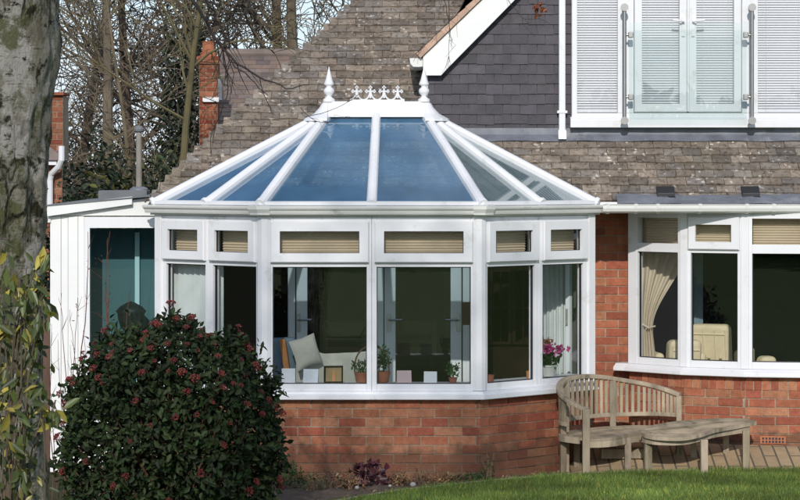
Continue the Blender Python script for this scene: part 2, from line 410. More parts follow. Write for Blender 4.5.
def tiles(mb, O, ud, sd, n, courses, gauge, tw, lim, th=.014, jit=1.0, tones=None, lift=.03, over=1.45):
    """plain tiles laid up a slope: O origin, ud along the eave, sd up the slope, n normal; lim(s) -> (u0, u1)"""
    for k in range(courses):
        s0 = k*gauge; lo, hi = lim(s0)
        if hi-lo < .02: continue
        u = math.floor(lo/tw)*tw-(tw/2 if k % 2 else 0)+random.uniform(-.004, .004)
        wob = random.uniform(-.003, .003)*jit
        while u < hi:
            a, e = max(u, lo), min(u+tw, hi)
            if e-a > .02:
                t = random.choice(tones); j = random.uniform(.78, 1.18)
                d0 = random.uniform(-.006, .004)*jit+wob; d1 = d0+random.uniform(-.004, .004)*jit
                l0 = lift+random.uniform(0, .007)*jit; l1 = lift+random.uniform(0, .007)*jit
                g = .002
                q = [O+ud*(a+g)+sd*(s0+d0)+n*(l0-th), O+ud*(e-g)+sd*(s0+d1)+n*(l1-th),
                     O+ud*(e-g)+sd*(s0+gauge*over)+n*(.002), O+ud*(a+g)+sd*(s0+gauge*over)+n*(.002)]
                q += [O+ud*(a+g)+sd*(s0+d0)+n*l0, O+ud*(e-g)+sd*(s0+d1)+n*l1,
                      O+ud*(e-g)+sd*(s0+gauge*over)+n*(.002+th), O+ud*(a+g)+sd*(s0+gauge*over)+n*(.002+th)]
                mb.hexa(q, tuple(x*j for x in t), False)
            u += tw
TT = [(1, 1, 1), (1.1, 1.02, .95), (.85, .85, .88), (1.15, 1.1, 1.05), (.95, .9, .85), (.75, .72, .70)]
ST = [(1, 1, 1), (1.12, 1.08, 1.12), (.88, .88, .9), (1.05, 1.0, 1.0)]

def leaves(pos, size, tint, aspect=.5, normal=None, droop=.3, fold=.25, updir=None, spread=1.0):
    """arrays of leaf quads: each leaf is two folded quads (6 verts)"""
    n = len(pos)
    d = rng.normal(size=(n, 3)) * spread
    if updir is not None: d += updir
    d[:, 2] -= droop; d /= np.linalg.norm(d, axis=1, keepdims=True)
    r = rng.normal(size=(n, 3))
    if normal is not None: r = normal+rng.normal(size=(n, 3))*.5
    s = np.cross(d, r); s /= np.linalg.norm(s, axis=1, keepdims=True)
    u = np.cross(s, d)
    L = size[:, None]; W = L*aspect/2
    p0 = pos; p3 = pos+d*L-u*L*.12
    m1 = pos+d*L*.38; a = m1+s*W+u*W*fold*2; b = m1-s*W+u*W*fold*2
    m2 = pos+d*L*.72-u*L*.04; a2 = m2+s*W*.72+u*W*fold; b2 = m2-s*W*.72+u*W*fold
    V = np.stack([p0, a, a2, p3, b2, b], 1).reshape(-1, 3)
    i = np.arange(n)[:, None]*6
    F = np.concatenate([i+np.array([[0, 1, 2, 3]]), i+np.array([[0, 3, 4, 5]])], 0)
    T = np.concatenate([tint, tint*.92], 0)
    return V, F, T
def merge(lst):
    V, F, T = [], [], []; o = 0
    for v, f, t in lst: V.append(v); F.append(f+o); T.append(t); o += len(v)
    return np.concatenate(V), np.concatenate(F), np.concatenate(T)
def greys(n, lo=.6, hi=1.4, hue=.12):
    g = rng.uniform(lo, hi, size=(n, 1)); return g*(1+rng.normal(size=(n, 3))*hue*.5)

# ------------------------------------------------------------------ world, sun, camera
SUN_EL, SUN_AZ = R(27), R(-4)                   # sun to the left of and behind the viewer
w = bpy.data.worlds.new('World'); scn.world = w; w.use_nodes = True
nt = w.node_tree; bg = nt.nodes['Background']; L_ = nt.links
sky = N(nt, 'ShaderNodeTexSky'); sky.sky_type = 'NISHITA'; sky.sun_disc = False
sky.sun_elevation = SUN_EL; sky.sun_rotation = R(180)-SUN_AZ
sky.air_density = 1.0; sky.dust_density = .4; sky.ozone_density = 1.2
tc = N(nt, 'ShaderNodeTexCoord')
mp = N(nt, 'ShaderNodeMapping'); mp.inputs['Scale'].default_value = (1, 1, 2.6); L_.new(tc.outputs['Generated'], mp.inputs['Vector'])
cl = ramp(nt, noise(nt, mp.outputs[0], 2.2, 7, .6), [(.50, 0.), (.66, .75)])
skc = mixc(nt, cl, sky.outputs[0], (7.5, 7.8, 8.4))
cdn = N(nt, 'ShaderNodeVectorMath', operation='DOT_PRODUCT'); L_.new(tc.outputs['Generated'], cdn.inputs[0]); cdn.inputs[1].default_value = Vector((.33, .73, .60)).normalized()
cnz = N(nt, 'ShaderNodeMath', operation='MULTIPLY_ADD'); L_.new(noise(nt, tc.outputs['Generated'], 5, 7, .65), cnz.inputs[0]); cnz.inputs[1].default_value = .22; L_.new(cdn.outputs['Value'], cnz.inputs[2])
skc = mixc(nt, ramp(nt, cnz.outputs[0], [(.97, 0.), (1.0, .9)]), skc, (8.8, 9.2, 9.4))  # out-of-view cloud bank, added to be reflected in the right roof panes
sx = N(nt, 'ShaderNodeSeparateXYZ'); L_.new(tc.outputs['Generated'], sx.inputs[0])
hz_ = ramp(nt, sx.outputs[2], [(.0, .8), (.30, 0.)])
skc = mixc(nt, hz_, skc, (5.2, 6.3, 8.0))
L_.new(skc, bg.inputs[0]); bg.inputs[1].default_value = .13
sl = bpy.data.lights.new('sun', 'SUN'); sl.energy = 3.0; sl.angle = R(.55); sl.color = (1, .955, .89)
so = bpy.data.objects.new('sun', sl); COL.objects.link(so)
sd_ = Vector((math.sin(SUN_AZ)*math.cos(SUN_EL), -math.cos(SUN_AZ)*math.cos(SUN_EL), math.sin(SUN_EL)))
so.rotation_euler = (-sd_).to_track_quat('-Z', 'Y').to_euler(); so.location = (8, -30, 30)
cam = bpy.data.cameras.new('camera'); co_ = bpy.data.objects.new('camera', cam); COL.objects.link(co_)
co_.location = (0, -20, EYE); co_.rotation_euler = (R(90), 0, 0)
cam.sensor_width = 36; cam.lens = FPX/800*36; cam.shift_y = -(250-HOR)/800; cam.clip_end = 1500; cam.clip_start = .5
scn.camera = co_
scn.view_settings.view_transform = 'Standard'; scn.view_settings.look = 'None'
scn.view_settings.exposure = 0; scn.view_settings.gamma = 1
scn.cycles.max_bounces = 7; scn.cycles.transparent_max_bounces = 24; scn.cycles.diffuse_bounces = 3; scn.cycles.glossy_bounces = 3
scn.cycles.sample_clamp_indirect = 4; scn.cycles.caustics_reflective = False; scn.cycles.caustics_refractive = False

# ------------------------------------------------------------------ ground
def sstep(a, b, x):
    t = min(1, max(0, (x-a)/(b-a))); return t*t*(3-2*t)
def gz(x, y):                                    # paved slope rising towards the bow window
    f = sstep(1.25, 1.75, x)
    t = min(1.0, max(0.0, (y-.15)/.75))
    return -.05+f*(-.01+.20*t)
def grid(name, x0, x1, y0, y1, st, zf, m):
    nx, ny = int((x1-x0)/st)+1, int((y1-y0)/st)+1; mb = MB()
    vs = [(x0+i*(x1-x0)/(nx-1), y0+j*(y1-y0)/(ny-1)) for j in range(ny) for i in range(nx)]
    mb.add([(x, y, zf(x, y)) for x, y in vs], [(j*nx+i, j*nx+i+1, (j+1)*nx+i+1, (j+1)*nx+i) for j in range(ny-1) for i in range(nx-1)])
    return struct(mb.build(name, m, smooth=True))
mb = MB(); S = 400
mb.add([(-S, -S, -.14), (S, -S, -.14), (S, S, -.14), (-S, S, -.14)], [(0, 1, 2, 3)]); struct(mb.build('ground', M['ground']))
from mathutils import noise as mn
grid('flower_bed_soil', -2.6, 1.5, -2.9, 1.0, .06, lambda x, y: -.05+.03*mn.noise((x*4, y*4, 0))+.02*mn.noise((x*15, y*15, 3)), M['soil'])
grid('patio', 1.28, 6.2, -.35, 2.2, .09, gz, M['pave'])
EDGE = [(-2.2, -4.2), (-1.4, -2.9), (-.75, -1.95), (-.415, -1.52), (-.2, -1.22), (0, -.98), (.41, -.62), (.66, -.42), (1.0, -.18), (1.31, .02), (1.65, .16), (2.5, .36), (3.39, .62), (4.5, .95), (6.2, 1.3)]
lawn = MB()
edge = []
for (a, b) in zip(EDGE[:-1], EDGE[1:]):
    for k in range(8): edge.append((a[0]+(b[0]-a[0])*k/8+random.uniform(-.008, .008), a[1]+(b[1]-a[1])*k/8+random.uniform(-.008, .008)))
edge.append(EDGE[-1])
poly = [(60, 1.3), (60, -70), (-60, -70), (-60, -4.2)]
vs = [(x, y, 0) for x, y in poly]+[(x, y, 0) for x, y in edge]
lawn.add(vs, [tuple(reversed(range(len(vs))))])
k0 = 4
lawn.add([(x, y, 0) for x, y in edge]+[(x, y, -.14) for x, y in edge], [(i+1, i, len(edge)+i, len(edge)+i+1) for i in range(len(edge)-1)])
struct(lawn.build('lawn', M['lawn']))
mb = MB(); mb.sweep(edge, [(.0, -.10), (.0, .004), (-.03, .006), (-.03, -.10)]); e_ = mb.build('lawn_edging', M['edging']); struct(e_)
def edge_y(x):
    for a, b in zip(EDGE[:-1], EDGE[1:]):
        if a[0] <= x <= b[0]: return a[1]+(b[1]-a[1])*(x-a[0])/(b[0]-a[0])
    return EDGE[0][1] if x < EDGE[0][0] else EDGE[-1][1]
n = 95000
gx = rng.uniform(-1.1, 4.0, n); gy = rng.uniform(-2.4, 1.0, n)
xs = np.array([e[0] for e in EDGE]); ys = np.array([e[1] for e in EDGE])
ok = gy < np.interp(gx, xs, ys)+.02; gx, gy = gx[ok], gy[ok]; n = len(gx)
h = rng.uniform(.018, .042, n)*(1+.35*np.sin(gx*7+gy*5)*np.sin(gy*9-gx*3)); an = rng.uniform(0, 2*np.pi, n); wd = rng.uniform(.0018, .0034, n)
tl = rng.uniform(-.02, .02, (n, 2))
b0 = np.stack([gx-np.cos(an)*wd, gy-np.sin(an)*wd, np.zeros(n)], 1); b1 = np.stack([gx+np.cos(an)*wd, gy+np.sin(an)*wd, np.zeros(n)], 1)
tp = np.stack([gx+tl[:, 0], gy+tl[:, 1], h], 1)
V = np.stack([b0, b1, tp], 1).reshape(-1, 3); F = np.arange(3*n).reshape(-1, 3)
patch = np.clip(.95+.35*np.sin(gx*2.3+1.3*np.sin(gy*2.9))*np.sin(gy*3.1+gx), .6, 1.4)[:, None]
T = greys(n, .6, 1.35, .12)*patch; dry = rng.random(n) < .08; T[dry] = T[dry]*np.array([2.6, 1.7, 1.6])
g_ = npmesh('grass', V, F, T, M['grassblade']); g_['kind'] = 'stuff'; g_['label'] = 'short green lawn grass with a curved edge'

# ------------------------------------------------------------------ conservatory
CF = [(PX(158, .93), .93), (PX(263.5, 0), 0.0), (PX(480, 0), 0.0), (PX(592, .93), .93)]
cons = thing('conservatory', 'white framed conservatory with blue glass roof on a red brick base', 'conservatory', (-.22, .6, 0))
FAC = [Loc(CF[i], CF[i+1]) for i in range(3)]
wb = MB()
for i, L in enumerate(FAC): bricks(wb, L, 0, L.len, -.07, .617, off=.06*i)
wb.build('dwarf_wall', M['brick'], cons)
mb = MB(); mb.sweep([CF[0]]+CF[1:3]+[CF[3]], [(.075, .622), (.082, .628), (.080, .662), (.062, .668), (.058, .690), (-.12, .692), (-.12, .622)])
mb.build('sill', M['upvc'], cons, bevel=.002)
# frames
Z = dict(b=.690, g0=.747, g1=1.706, s0=1.742, s1=2.078, top=2.115)
def unit(L, u0, u1, a, b, parent, gm, top='sash'):
    wn = thing('window', None, None); wn.parent = parent; wn.location = -parent.location
    wn.location = Vector((0, 0, 0))-parent.location
    f = MB()
    f.lbox(L, u0, u0+a, -.06, .012, Z['b'], Z['top']); f.lbox(L, u1-b, u1, -.06, .012, Z['b'], Z['top'])
    f.lbox(L, u0+a, u1-b, -.058, .010, Z['b'], Z['g0']); f.lbox(L, u0+a, u1-b, -.058, .010, Z['g1'], Z['s0']+.012); f.lbox(L, u0+a, u1-b, -.058, .010, Z['s1']-.012, Z['top'])
    f.build('frame', M['upvc'], wn, bevel=.003)
    # thin dark gasket round the main pane
    g = MB(); g.ring(L, u0+a-.002, u1-b+.002, Z['g0']-.002, Z['g1']+.002, .009, -.034, -.014); g.build('gasket', M['black'], wn)
    p = MB(); p.quadL(L, u0+a, u1-b, Z['g0'], Z['g1'], -.026); p.build('pane', gm, wn)
    s = MB(); s.ring(L, u0+a-.018, u1-b+.018, Z['s0'], Z['s1'], .078, .0125, .050); s.build('sash', M['upvc'], wn)
    g = MB(); g.ring(L, u0+a+.058, u1-b-.058, Z['s0']+.076, Z['s1']-.076, .007, .010, .024); g.build('gasket', M['black'], wn)
    p = MB(); p.quadL(L, u0+a+.06, u1-b-.06, Z['s0']+.078, Z['s1']-.078, .016); p.build('pane', gm, wn)
    return wn
units = []
for i, L in enumerate(FAC):
    l = L.len
    if i == 1: sp = [(0, l/2, .075, .040), (l/2, l, .040, .075)]
    elif i == 0: sp = [(0, l*.505, .118, .045), (l*.505, l, .045, .075)]
    else: sp = [(0, l*.505, .075, .045), (l*.505, l, .045, .118)]
    for (u0, u1, a, b) in sp:
        unit(L, u0+.001, u1-.001, a, b, cons, M['glass']); units.append((L, u0, u1, a, b))
for i in range(4):                               # corner posts
    c = Vector((CF[i][0], CF[i][1]))
    Ls = FAC[max(0, i-1)] if i > 0 else None; Lr = FAC[i] if i < 3 else None
    mb = MB()
    if i in (1, 2):
        tl_, nl = Ls.t.xy, Ls.n.xy; tr_, nr = Lr.t.xy, Lr.n.xy; md = (nl+nr).normalized()
        pl = [c-tl_*.062+nl*.018, c-tl_*.030+nl*.034, c+md*.036, c+tr_*.030+nr*.034, c+tr_*.062+nr*.018, c+tr_*.05-nr*.07, c-md*.06, c-tl_*.05-nl*.07]
    else:
        L = Lr or Ls; s_ = 1 if i == 0 else -1; t = L.t.xy*s_; nn = L.n.xy
        pl = [c-t*.012+nn*.030, c+t*.070+nn*.030, c+t*.070-nn*.07, c-t*.012-nn*.07]
        if s_ < 0: pl = pl[::-1]
    mb.prism([tuple(p) for p in pl], .693, 2.118); mb.build('corner_post', M['upvc'], cons, bevel=.004)
ELINE = [(CF[0][0]-.05, CF[0][1]+.05)]+CF[1:3]+[(CF[3][0]+.05, CF[3][1]+.05)]
mb = MB(); mb.sweep(ELINE, [(.028, 2.119), (.028, 2.135), (.085, 2.137), (.092, 2.150), (.098, 2.168), (.115, 2.182), (.120, 2.196), (.120, 2.204), (.108, 2.206), (.10, 2.20), (.02, 2.199), (-.05, 2.199), (-.05, 2.119)])
gt = mb.build('gutter', M['gutter'], cons)
for (px, L) in ((CF[1], FAC[1]), (CF[2], FAC[1])):
    pass
for i in (1, 2):                                 # union clips at the gutter corners
    mb = MB(); c = CF[i]; a = FAC[i-1]; b = FAC[i]
    mb.sweep([tuple((Vector(c)-a.t.xy*.055)), c, tuple(Vector(c)+b.t.xy*.055)], [(.100, 2.133), (.104, 2.150), (.124, 2.180), (.127, 2.207), (.09, 2.209), (.09, 2.133)])
    mb.build('gutter_union', M['gutter'], cons)
# roof
YR = 1.30
RL, RR_ = Vector((PX(329, YR), YR, PZ(112, YR))), Vector((PX(424, YR), YR, PZ(112, YR)))
EZ = 2.222
def ept(i, u, w=.055):
    L = FAC[i]; p = L(u, w, EZ); return p
def cornerE(i, w=.055):
    nl = FAC[i-1].n.xy; nr = FAC[i].n.xy; m_ = (nl+nr).normalized(); m_ = m_/m_.dot(nl)
    return Vector((CF[i][0]+m_.x*w, CF[i][1]+m_.y*w, EZ))
e0 = ept(0, 0); e0m = ept(0, FAC[0].len*.505); e1 = cornerE(1); e2 = cornerE(2); e2m = ept(2, FAC[2].len*.495); e3 = ept(2, FAC[2].len)
ec = (e1+e2)/2; rc = (RL+RR_)/2
def panel(pts, pr=cons, m='roofglass'):
    mb = MB(); mb.add(pts, [tuple(range(len(pts)))]); return mb.build('roof_pane', M[m], pr)
dn = Vector((0, 0, -.02))
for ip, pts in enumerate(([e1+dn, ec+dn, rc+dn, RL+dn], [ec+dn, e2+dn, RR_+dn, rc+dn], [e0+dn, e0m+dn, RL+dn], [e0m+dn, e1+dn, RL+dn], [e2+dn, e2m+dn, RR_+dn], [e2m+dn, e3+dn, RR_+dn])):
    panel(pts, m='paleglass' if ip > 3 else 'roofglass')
bk0, bk1 = Vector((e0.x, 1.72, EZ)), Vector((e3.x, 1.72, EZ))
panel([bk0+dn, e0+dn, RL+dn]); panel([e3+dn, bk1+dn, RR_+dn])
panel([RL+dn, RR_+dn, Vector((RR_.x+.3, 1.70, 2.74)), Vector((RL.x-.3, 1.70, 2.74))])
def gbar(a, b, nrm):
    d = (b-a).normalized(); s = d.cross(nrm).normalized(); u = s.cross(d).normalized()
    if u.z < 0: u = -u
    pr = [(-.042, -.03), (-.042, .008), (-.030, .026), (-.012, .034), (.012, .034), (.030, .026), (.042, .008), (.042, -.03)]
    mb = MB(); n_ = len(pr)
    vs = [a+s*x+u*y for x, y in pr]+[b+s*x*.9+u*y for x, y in pr]
    mb.add(vs, [(i, (i+1) % n_, n_+(i+1) % n_, n_+i) for i in range(n_)]+[tuple(reversed(range(n_))), tuple(range(n_, 2*n_))])
    o = mb.build('glazing_bar', M['upvc'], cons)
    c = MB(); q = a+u*.004; n2 = 10                # round end cap
    ring = [q+(s*math.cos(2*math.pi*k/n2)+u*math.sin(2*math.pi*k/n2))*.045-d*.012 for k in range(n2)]+[q+(s*math.cos(2*math.pi*k/n2)+u*math.sin(2*math.pi*k/n2))*.045+d*.02 for k in range(n2)]
    c.add(ring, [tuple(range(n2)), tuple(reversed(range(n2, 2*n2)))]+[(k, k+n2, n2+(k+1) % n2, (k+1) % n2) for k in range(n2)])
    c.build('end_cap', M['upvc'], o)
up = Vector((0, -.4, 1))
for a, b, nv in ((e0, RL, (-.5, -.3, 1)), (e0m, RL, (-.4, -.4, 1)), (e1, RL, (-.2, -.5, 1)), (ec, rc, (0, -.6, 1)), (e2, RR_, (.2, -.5, 1)), (e2m, RR_, (.4, -.4, 1)), (e3, RR_, (.5, -.3, 1))):
    gbar(a, b, Vector(nv))
mb = MB(); mb.sweep([e0.xy[:], e1.xy[:], e2.xy[:], e3.xy[:]], [(.015, 2.208), (.022, 2.215), (.022, 2.240), (-.03, 2.246), (-.03, 2.208)]); mb.build('eaves_beam', M['upvc'], cons)
# ridge
zt, zb = PZ(101.5, YR), PZ(115.5, YR)
mb = MB(); xl, xr = RL.x-.01, RR_.x+.01
prof = [(-.10, zb-.015), (-.085, zb+.01), (-.05, zt-.03), (-.035, zt), (.035, zt), (.05, zt-.03), (.085, zb+.01), (.10, zb-.015)]
vs = [(xl, YR+y, z) for y, z in prof]+[(xr, YR+y, z) for y, z in prof]; k = len(prof)
mb.add(vs, [(i, k+i, k+(i+1) % k, (i+1) % k) for i in range(k)]+[tuple(range(k)), tuple(reversed(range(k, 2*k)))])
mb.build('ridge_beam', M['upvc'], cons)
for s_, xx in ((-1, xl), (1, xr)):
    mb = MB()
    prof = [(.03, zt), (.055, zt-.02), (.075, zt-.055), (.125, zb+.015), (.21, zb-.03), (.215, zb-.05), (.19, zb-.052)]
    mb.lathe((xx, YR, 0), prof, 8, a0=math.pi/2 if s_ < 0 else -math.pi/2, a1=math.pi*1.5 if s_ < 0 else math.pi/2)
    mb.build('ridge_end_cap', M['upvc'], cons)
    mb = MB(); x0 = RL.x if s_ < 0 else RR_.x
    mb.lathe((x0, YR, zt-.005), [(.052, 0), (.052, .025), (.028, .04), (.022, .055), (.042, .075), (.048, .095), (.042, .115), (.024, .13), (.024, .14), (.043, .15), (.044, .16), (.03, .195), (.016, .25), (.006, .29), (.004, .305), (0, .308)], 14)
    mb.build('finial', M['upvc'], cons, smooth=True)
mb = MB(); x0, x1 = PX(350, YR), PX(404.5, YR)
mb.bx(x0, x1, YR-.014, YR+.014, zt-.002, zt+.016)
st = (x1-x0)/4
for k in range(4):
    cx = x0+st*(k+.5); th = .007
    mb.tube([(cx, YR, zt+.03), (cx, YR, zt+.115)], [.010, .008], 6)
    mb.tube([(cx-.030, YR, zt+.088), (cx+.030, YR, zt+.088)], .008, 6)
    for (dx, dz, ax) in ((-.034, .088, 0), (.034, .088, 0), (0, .122, 1)):      # trefoil ends
        for q in (-1, 1):
            mb.lathe((cx+dx+(.010*q if ax else 0), YR, zt+dz+(0 if ax else .010*q)-.008), [(0, 0), (.008, .004), (.009, .008), (.006, .014), (0, .016)], 6)
        mb.lathe((cx+dx*1.25, YR, zt+dz+(.012 if ax else 0)-.008), [(0, 0), (.008, .004), (.008, .01), (0, .016)], 6)
    for q in (-1, 1):                            # curls from the stem down to the base strip
        pts = [(cx+q*(st/2)*math.sin(t), YR, zt+.074-.062*(1-math.cos(t))*.95+0) for t in np.linspace(.15, math.pi/2, 6)]
        pts = [(cx+q*(.004+(st/2-.004)*(t**1.6)), YR, zt+.080-.066*math.sin(t*math.pi/2)) for t in np.linspace(0, 1, 8)]
        mb.tube(pts, .0075, 6)
mb.build('ridge_cresting', M['upvc'], cons)
mb = MB(); mb.prism([(CF[0][0]+.1, CF[0][1]), (CF[1][0]+.05, .11), (CF[2][0]-.05, .11), (CF[3][0]-.1, CF[3][1]), (CF[3][0]-.1, 1.74), (CF[0][0]+.1, 1.74)], .02, .10); mb.build('floor', M['floor_in'], cons)
mb = MB()                                         # side walls back to the house
mb.bx(CF[0][0]-.0, CF[0][0]+.08, .98, 1.70, .0, 2.13); mb.build('side_wall', M['board'], cons)
mb = MB(); mb.bx(CF[3][0]-.08, CF[3][0], .98, 1.70, .0, 2.13); mb.build('side_wall', M['board'], cons)

# ------------------------------------------------------------------ house
house = thing('house', 'brick house with lichened tile roof, dark slate gable and white windows', 'house', (2, 2.0, 0))
WY = 1.75                                         # main wall face
W = frontal(WY)
wb = MB()
bricks(wb, W, PX(586, WY), PX(640, WY), -.1, 2.14, off=.05)
wb.build('brick_wall', M['brick'], house)
# walls round the door opening behind the conservatory, kept behind the facing brick
mb = MB()
OX0, OX1 = -1.62, .74
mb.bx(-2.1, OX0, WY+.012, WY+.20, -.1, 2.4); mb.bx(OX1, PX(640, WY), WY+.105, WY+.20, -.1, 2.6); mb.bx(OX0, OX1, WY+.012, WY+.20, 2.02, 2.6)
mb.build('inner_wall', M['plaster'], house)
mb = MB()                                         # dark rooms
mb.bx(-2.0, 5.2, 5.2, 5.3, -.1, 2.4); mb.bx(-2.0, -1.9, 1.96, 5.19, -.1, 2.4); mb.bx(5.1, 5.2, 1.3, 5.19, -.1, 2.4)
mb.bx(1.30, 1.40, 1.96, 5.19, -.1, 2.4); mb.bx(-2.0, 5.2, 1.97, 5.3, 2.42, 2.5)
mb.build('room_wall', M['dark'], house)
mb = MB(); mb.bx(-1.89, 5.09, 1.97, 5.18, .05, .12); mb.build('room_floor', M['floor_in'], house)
# french doors between house and conservatory
fd = thing('inner_french_door', None, None); fd.parent = house; fd.location = -house.location
FY = WY+.06; Lf = frontal(FY)
mb = MB(); mb.ring(Lf, PX(288, FY), PX(470, FY), .11, 2.015, .065, -.05, .04, ab=.03); mb.build('frame', M['upvc_in'], fd)
for (a, b, s_) in ((296.5, 383.5, 1), (384.5, 461.5, -1)):
    u0, u1 = PX(a, FY), PX(b, FY)
    mb = MB(); mb.ring(Lf, u0, u1, .15, 1.95, .105 if False else .098, -.02, .058, ab=.2); mb.build('leaf', M['upvc_in'], fd)
    mb = MB(); mb.quadL(Lf, u0+.09, u1-.09, .33, 1.86, .02); mb.build('pane', M['glass'], fd)
for hx, d in ((299, 1), (389, 1), (458, -1)):
    hz = PZ(319, FY); x = PX(hx, FY); mb = MB()
    mb.bx(x-.014, x+.014, FY-.072, FY-.060, hz-.11, hz+.05); mb.tube([(x, FY-.07, hz), (x, FY-.11, hz), (x+d*.02, FY-.115, hz), (x+d*.115, FY-.112, hz)], .010, 8)
    mb.build('handle', M['chrome'], fd)
# main roof
EY, EZR, PIT = 1.05, PZ(203, 1.05), R(41)
O = Vector((0, EY, EZR)); ud = Vector((1, 0, 0)); sdv = Vector((0, math.cos(PIT), math.sin(PIT))); nn = Vector((0, -math.sin(PIT), math.cos(PIT)))
G = .0985
hipx0 = PX(145, EY)
def hipu(s): return hipx0+.83*s*math.cos(PIT)+.05*math.exp(-s*3)
GXL = PX(427, 1.7)                                # gable left wall
def lim_main(s):
    lo = hipu(s)
    y = EY+s*math.cos(PIT)
    hi = 1.72 if s < .86 else GXL+.3
    return lo, hi
mb = MB()
def lim_left(s):
    lo = hipu(s); hi = -1.83 if s < .19 else (5.4 if s < .75 else GXL+.5+.85*max(0, s-1.2)); return lo, hi
tiles(mb, O, ud, sdv, nn, 46, G, .166, lim_left, th=.026, lift=.043, tones=TT, jit=1.5)
s_top = 46*G
def plane_pt(u, s, off=0): return O+ud*u+sdv*s+nn*off
tiles(mb, O, ud, sdv, nn, 2, G, .166, lambda s: (1.50, 5.4), th=.020, lift=.036, tones=TT, jit=1.2)
mb.add([plane_pt(hipu(.2), .2, -.002), plane_pt(1.60, .2, -.002), plane_pt(1.60, .9, -.002), plane_pt(GXL+3.0, 1.6, -.002), plane_pt(GXL+6, s_top, -.002), plane_pt(hipu(s_top), s_top, -.002)], [tuple(range(6))], (.4, .4, .4))
mb.add([plane_pt(hipu(0), 0, -.002), plane_pt(-1.85, 0, -.002), plane_pt(-1.85, .2, -.002), plane_pt(hipu(.2), .2, -.002)], [(0, 1, 2, 3)], (.4, .4, .4))
mb.add([plane_pt(1.60, 0, -.003), plane_pt(5.4, 0, -.003), plane_pt(5.4, .9, -.003), plane_pt(1.60, .9, -.003)], [(0, 1, 2, 3)], (.4, .4, .4))
mb.build('roof', M['tile'], house)
mb = MB()                                         # hip bonnets, one a course
for k in range(46):
    s0 = k*G; a = plane_pt(hipu(s0)+.015, s0-.01, .045); d = (plane_pt(hipu(s0+G), s0+G)-plane_pt(hipu(s0), s0)).normalized()
    b = a+d*.24-nn*.035
    side = d.cross(nn).normalized(); j = random.uniform(.7, 1.25); t = random.choice(TT)
    ang = np.linspace(-1.35, 1.5, 6); r0, r1 = .085, .055
    vs = []
    for p, r_ in ((a, r0), (b, r1)):
        for q in ang: vs.append(p+side*math.sin(q)*r_+nn*(math.cos(q)-1)*r_*.9)
    for p, r_ in ((a, r0-.014), (b, r1-.014)):
        for q in ang: vs.append(p+side*math.sin(q)*r_+nn*((math.cos(q)-1)*r_*.9-.012))
    fs = [(i, i+1, 7+i, 6+i) for i in range(5)]+[(i+1, i, 12+i, 13+i) for i in range(5)]
    mb.add(vs, fs, tuple(x*j for x in t))
# far side of the hip
mb.build('hip_tiles', M['tile'], house)
mb = MB(); a, b = plane_pt(hipu(0), 0, .0), plane_pt(hipu(s_top), s_top, .0)
mb.add([a, b, b+Vector((-.2, 3, -1)), a+Vector((0, 8, 0))], [(0, 1, 2, 3)], (.5, .5, .5)); mb.build('hip_slope', M['tile'], house)
# slate hung gable
GY = 1.70; Lg = frontal(GY)
mb = MB(); zg = PZ(134, GY)
apx, slope = PX(690, GY), 1.06
zl = PZ(75, GY); xleft = PX(428, GY)
def glim(s):
    z = zg+s
    lo = xleft if z < zl+.12 else xleft+(z-zl-.12)/slope
    return lo, 2*apx-lo
def two(f, a, b): return lambda s: (max(f(s)[0], a), min(f(s)[1], b))
Og = Vector((0, GY+.0, zg)); zup = Vector((0, 0, 1)); nf = Vector((0, -1, 0))
tiles(mb, Og, ud, zup, nf, 30, .0888, .152, two(glim, -9, PX(573, GY)), th=.009, jit=.8, tones=ST, lift=.024, over=1.5)
mb.add([(xleft, GY+.004, zg), (PX(573, GY), GY+.004, zg), (PX(573, GY), GY+.004, zg+3.2), (xleft+2.4, GY+.004, zg+3.2), (xleft, GY+.004, zl)], [(0, 1, 2, 3, 4)])
mb.build('slate_gable_wall', M['slate'], house)
mb = MB(); mb.bx(xleft-.03, xleft-.001, GY+.004, GY+2.2, zg-.3, zl+.1); mb.build('gable_side', M['board'], house)
# bargeboard: a mitred board with a boxed foot
BY = GY-.12
def bp(px, py, y=BY): return P(px, py, y)
mb = MB()
out = [(423, 56), (423, 75.5), (441, 75.5), (446, 70), (560, -46), (545, -61)]
fr_ = [bp(*p) for p in out]; bk = [p+Vector((0, .05, 0)) for p in fr_]
k = len(out)
mb.add(fr_+bk, [tuple(range(k)), tuple(reversed(range(k, 2*k)))]+[(i, k+i, k+(i+1) % k, (i+1) % k) for i in range(k)])
mb.build('bargeboard', M['board'], house, bevel=.003)
mb = MB()                                         # soffit behind the board
a, b = bp(441, 75.5, BY+.05), bp(556, -46, BY+.05)
mb.add([a, b, b+Vector((0, .09, 0)), a+Vector((0, .09, 0))], [(0, 1, 2, 3)]); mb.build('soffit', M['board'], house)
mb = MB()                                         # verge tiles up the slope, then the gable roof behind
d = (bp(481, 0)-bp(423, 56)).normalized(); nrm = Vector((-d.z, 0, d.x)); yb = Vector((0, 1, 0))
p0 = bp(420.5, 58)
for k in range(22):
    a = p0+d*(k*.10); t = random.uniform(.85, 1.12); l0, l1 = .050+random.uniform(0, .002), .027
    fr = -.03
    fr += random.uniform(-.002, .002); q = [a+yb*fr, a+d*.0985+yb*fr, a+d*.0985+yb*.17, a+yb*.17, a+nrm*l0+yb*fr, a+d*.0985+nrm*(l0-.008)+yb*fr, a+d*.0985+nrm*(l0-.008)+yb*.17, a+nrm*l0+yb*.17]
    mb.hexa([q[0], q[1], q[2], q[3], q[4], q[5], q[6], q[7]], (t, t*.95, t*.9))
mb.build('verge_tiles', M['verge'], house)
mb = MB(); a, b = p0+nrm*.02+yb*.17, p0+d*2.2+nrm*.02+yb*.17
mb.add([a, a+yb*3.2, b+yb*3.2, b], [(0, 1, 2, 3)]); mb.build('gable_roof', M['tile'], house)
mb = MB()                                         # gutter end running back from the gable foot
